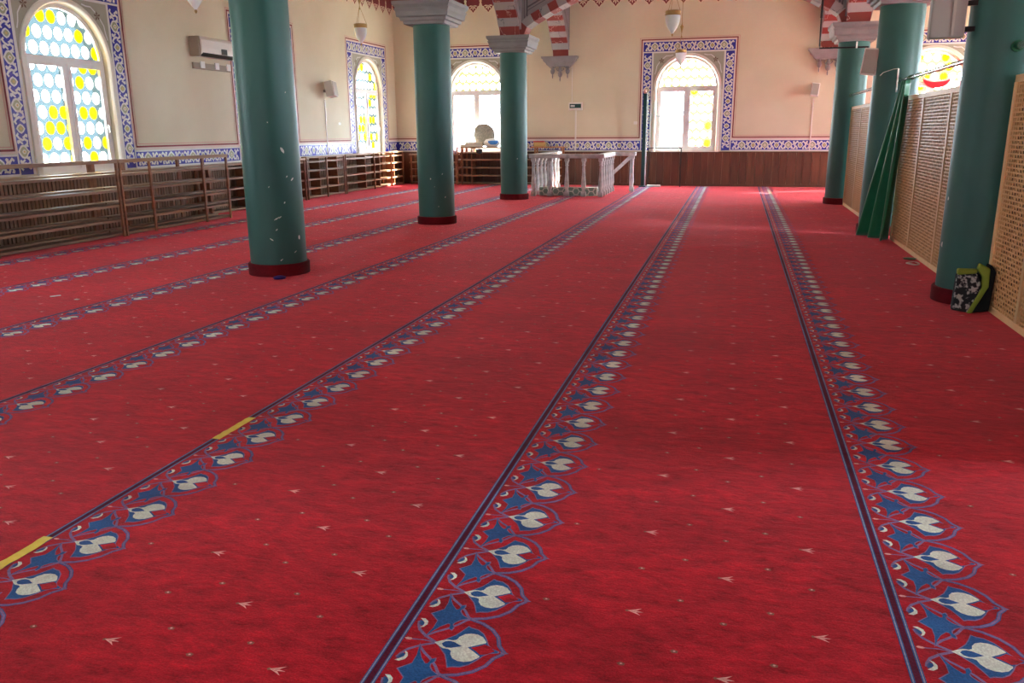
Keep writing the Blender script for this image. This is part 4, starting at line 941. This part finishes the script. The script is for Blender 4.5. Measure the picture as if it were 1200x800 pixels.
# black metal bar bracket at the farthest right column
root = empty('bar_bracket', (1.42, 17.68, 3.0)); tag(root, 'thin black metal bar running down and under the farthest right capital', 'bracket')
b = MB(); b.tube([(0.0, 0, 3.2), (0.0, 0, 0.55)], 0.022, 'black', 8); b.build('hanging_bar', root)
b = MB(); b.tube([(0.0, 0, 0.55), (0.01, 0, 0.05), (0.01, 0, 0.0), (0.9, 0, 0.0)], 0.014, 'black', 8); b.build('under_bar', root)
b = MB(); b.tube([(0.68, -0.02, 0.10), (0.68, -0.02, -0.02)], 0.015, 'white', 8); b.build('clip', root)

# red crescent hanging in the right back window
b = MB(); n = 20; pts = [(0.34 * math.cos(t), 0.34 * math.sin(t)) for t in [PI + PI * i / n for i in range(n + 1)]] + [(0.30 * math.cos(t), 0.10 * math.sin(t) - 0.06) for t in [2 * PI - PI * i / n for i in range(n + 1)]]
root = empty('hanging_cloth', (4.68, 23.16, 2.78)); tag(root, 'round bottomed red cloth with a pale edge hanging in the right back window', 'cloth')
b.prism(pts, lambda u, v: (u, -0.02, v), lambda u, v: (u, 0.0, v), 'red_cloth'); b.build('red_cloth', root)
b = MB(); b.tube([(0.34 * math.cos(t), -0.03, 0.14 * math.sin(t) - 0.03) for t in [PI + PI * i / n for i in range(n + 1)]], 0.022, 'line_pale', 8); b.build('pale_edge', root)

# bead stand and dark pole by the middle window
root = empty('dark_pole', (-2.43, 22.62, 0)); tag(root, 'tall dark green pole standing left of the middle back window', 'pole')
b = MB(); b.box((-0.045, -0.03, 0.03), (0.045, 0.03, 2.42), 'dark_green'); b.build('post', root)
b = MB(); b.box((0.055, -0.02, 0.03), (0.085, 0.02, 2.44), 'steel'); b.build('pale_strip', root)
b = MB(); b.box((-0.09, -0.12, 0.002), (0.09, 0.12, 0.028), 'dark_green'); b.build('foot', root)
b = MB(); b.lathe([(0.02, 0.0), (0.05, 0.03), (0.03, 0.08), (0.01, 0.12)], 'line_pink', (0, 0, 2.42), n=10); b.build('finial', root)
b = MB(); b.box((-0.02, 0, 0), (0.34, 0.12, 0.05), 'white_plastic'); o = b.build('floor_box', None, 0.008, (-2.28, 22.50, 0.003)); tag(o, 'low white box on the floor beside the dark pole', 'box')
root = empty('bead_stand', (-2.33, 22.62, 0)); tag(root, 'thin dark stand with hanging teal bead strings in front of the middle window', 'stand')
b = MB(); b.tube([(0.04, 0, 1.02), (0.90, 0, 1.02)], 0.012, 'black', 8); b.build('crossbar', root)
b = MB(); b.tube([(0.90, 0, 0.0), (0.90, 0, 1.02)], 0.013, 'black', 8); b.build('leg', root)
b = MB(); b.tube([(0.04, 0, 0.03), (0.04, 0, 1.9)], 0.012, 'black', 8); b.build('leg', root)
for sgn in (1, -1):
    b = MB(); b.tube([(0.86 + 0.05 * math.cos(t) * sgn - 0.0, 0.0, 1.02 + 0.04 * sgn + 0.05 * math.sin(t) * sgn * (1 - i * 0.04)) for i, t in enumerate([0.35 * j for j in range(16)])], 0.006, 'steel', 5); b.build('scroll', root)
for i, x in enumerate((0.19, 0.34, 0.50, 0.66)):
    b = MB(); b.tube([(x, 0, 1.02), (x, 0, 1.86 - 0.02 * i)], 0.006, 'teal', 6)
    for q in range(8): b.lathe([(0.002, -0.012), (0.012, 0), (0.002, 0.012)], 'teal', (x, 0, 1.08 + q * 0.10), 6)
    b.build('bead_string', root)
b = MB(); b.tube([(0.19, 0, 1.85), (0.66, 0, 1.80)], 0.006, 'teal', 6); b.build('top_wire', root)

# ------------------------------------------------------------------ hanging lamps
def make_lamp():
    root = empty('pendant_lamp')
    g = MB(); g.lathe([(0.004, -0.30), (0.02, -0.29), (0.028, -0.275), (0.05, -0.25), (0.09, -0.19), (0.118, -0.11), (0.126, -0.03), (0.122, 0.0)], 'lamp_glass', n=24, cap=False); g.build('glass_bowl', root)
    k = MB(); k.lathe([(0.003, -0.345), (0.015, -0.33), (0.02, -0.31), (0.01, -0.295)], 'brass', n=10); k.build('finial', root)
    b_ = MB(); b_.lathe([(0.124, -0.01), (0.135, 0.0), (0.131, 0.03), (0.137, 0.05), (0.128, 0.065), (0.118, 0.06), (0.118, 0.0)], 'brass', n=28, cap=False); b_.build('brass_band', root)
    c = MB()
    for a in range(3):
        t = 2 * PI * a / 3 + 0.3; c.tube([(0.128 * math.cos(t), 0.128 * math.sin(t), 0.05), (0.02 * math.cos(t), 0.02 * math.sin(t), 0.34)], 0.004, 'brass', 5)
    c.build('chains', root)
    s = MB(); s.lathe([(0.008, 0.33), (0.022, 0.35), (0.010, 0.37), (0.006, 0.42), (0.028, 0.52), (0.045, 0.58), (0.012, 0.62), (0.007, 0.66)], 'brass', n=12); s.build('bell', root)
    r = MB(); r.tube([(0, 0, 0.65), (0, 0, ZC - 3.35)], 0.006, 'brass', 6); r.build('rod', root)
    return root
lp = make_lamp()
lamps = [((-1.17, 14.8, 3.36), 'larger glass pendant lamp above the middle back window'), ((-1.41, 20.6, 3.25), 'smaller pendant lamp hanging in front of the top of the middle back window'),
         ((-7.35, 15.8, 3.50), 'pendant lamp hanging in front of the far left window'), ((-7.0, 10.0, 3.37), 'pendant lamp whose glass tip shows at the top edge above the air conditioner')]
for i, (loc, lab) in enumerate(lamps):
    o = lp if i == 0 else copy_tree(lp); o.location = loc; tag(o, lab, 'lamp', 'brass and glass pendant lamps')
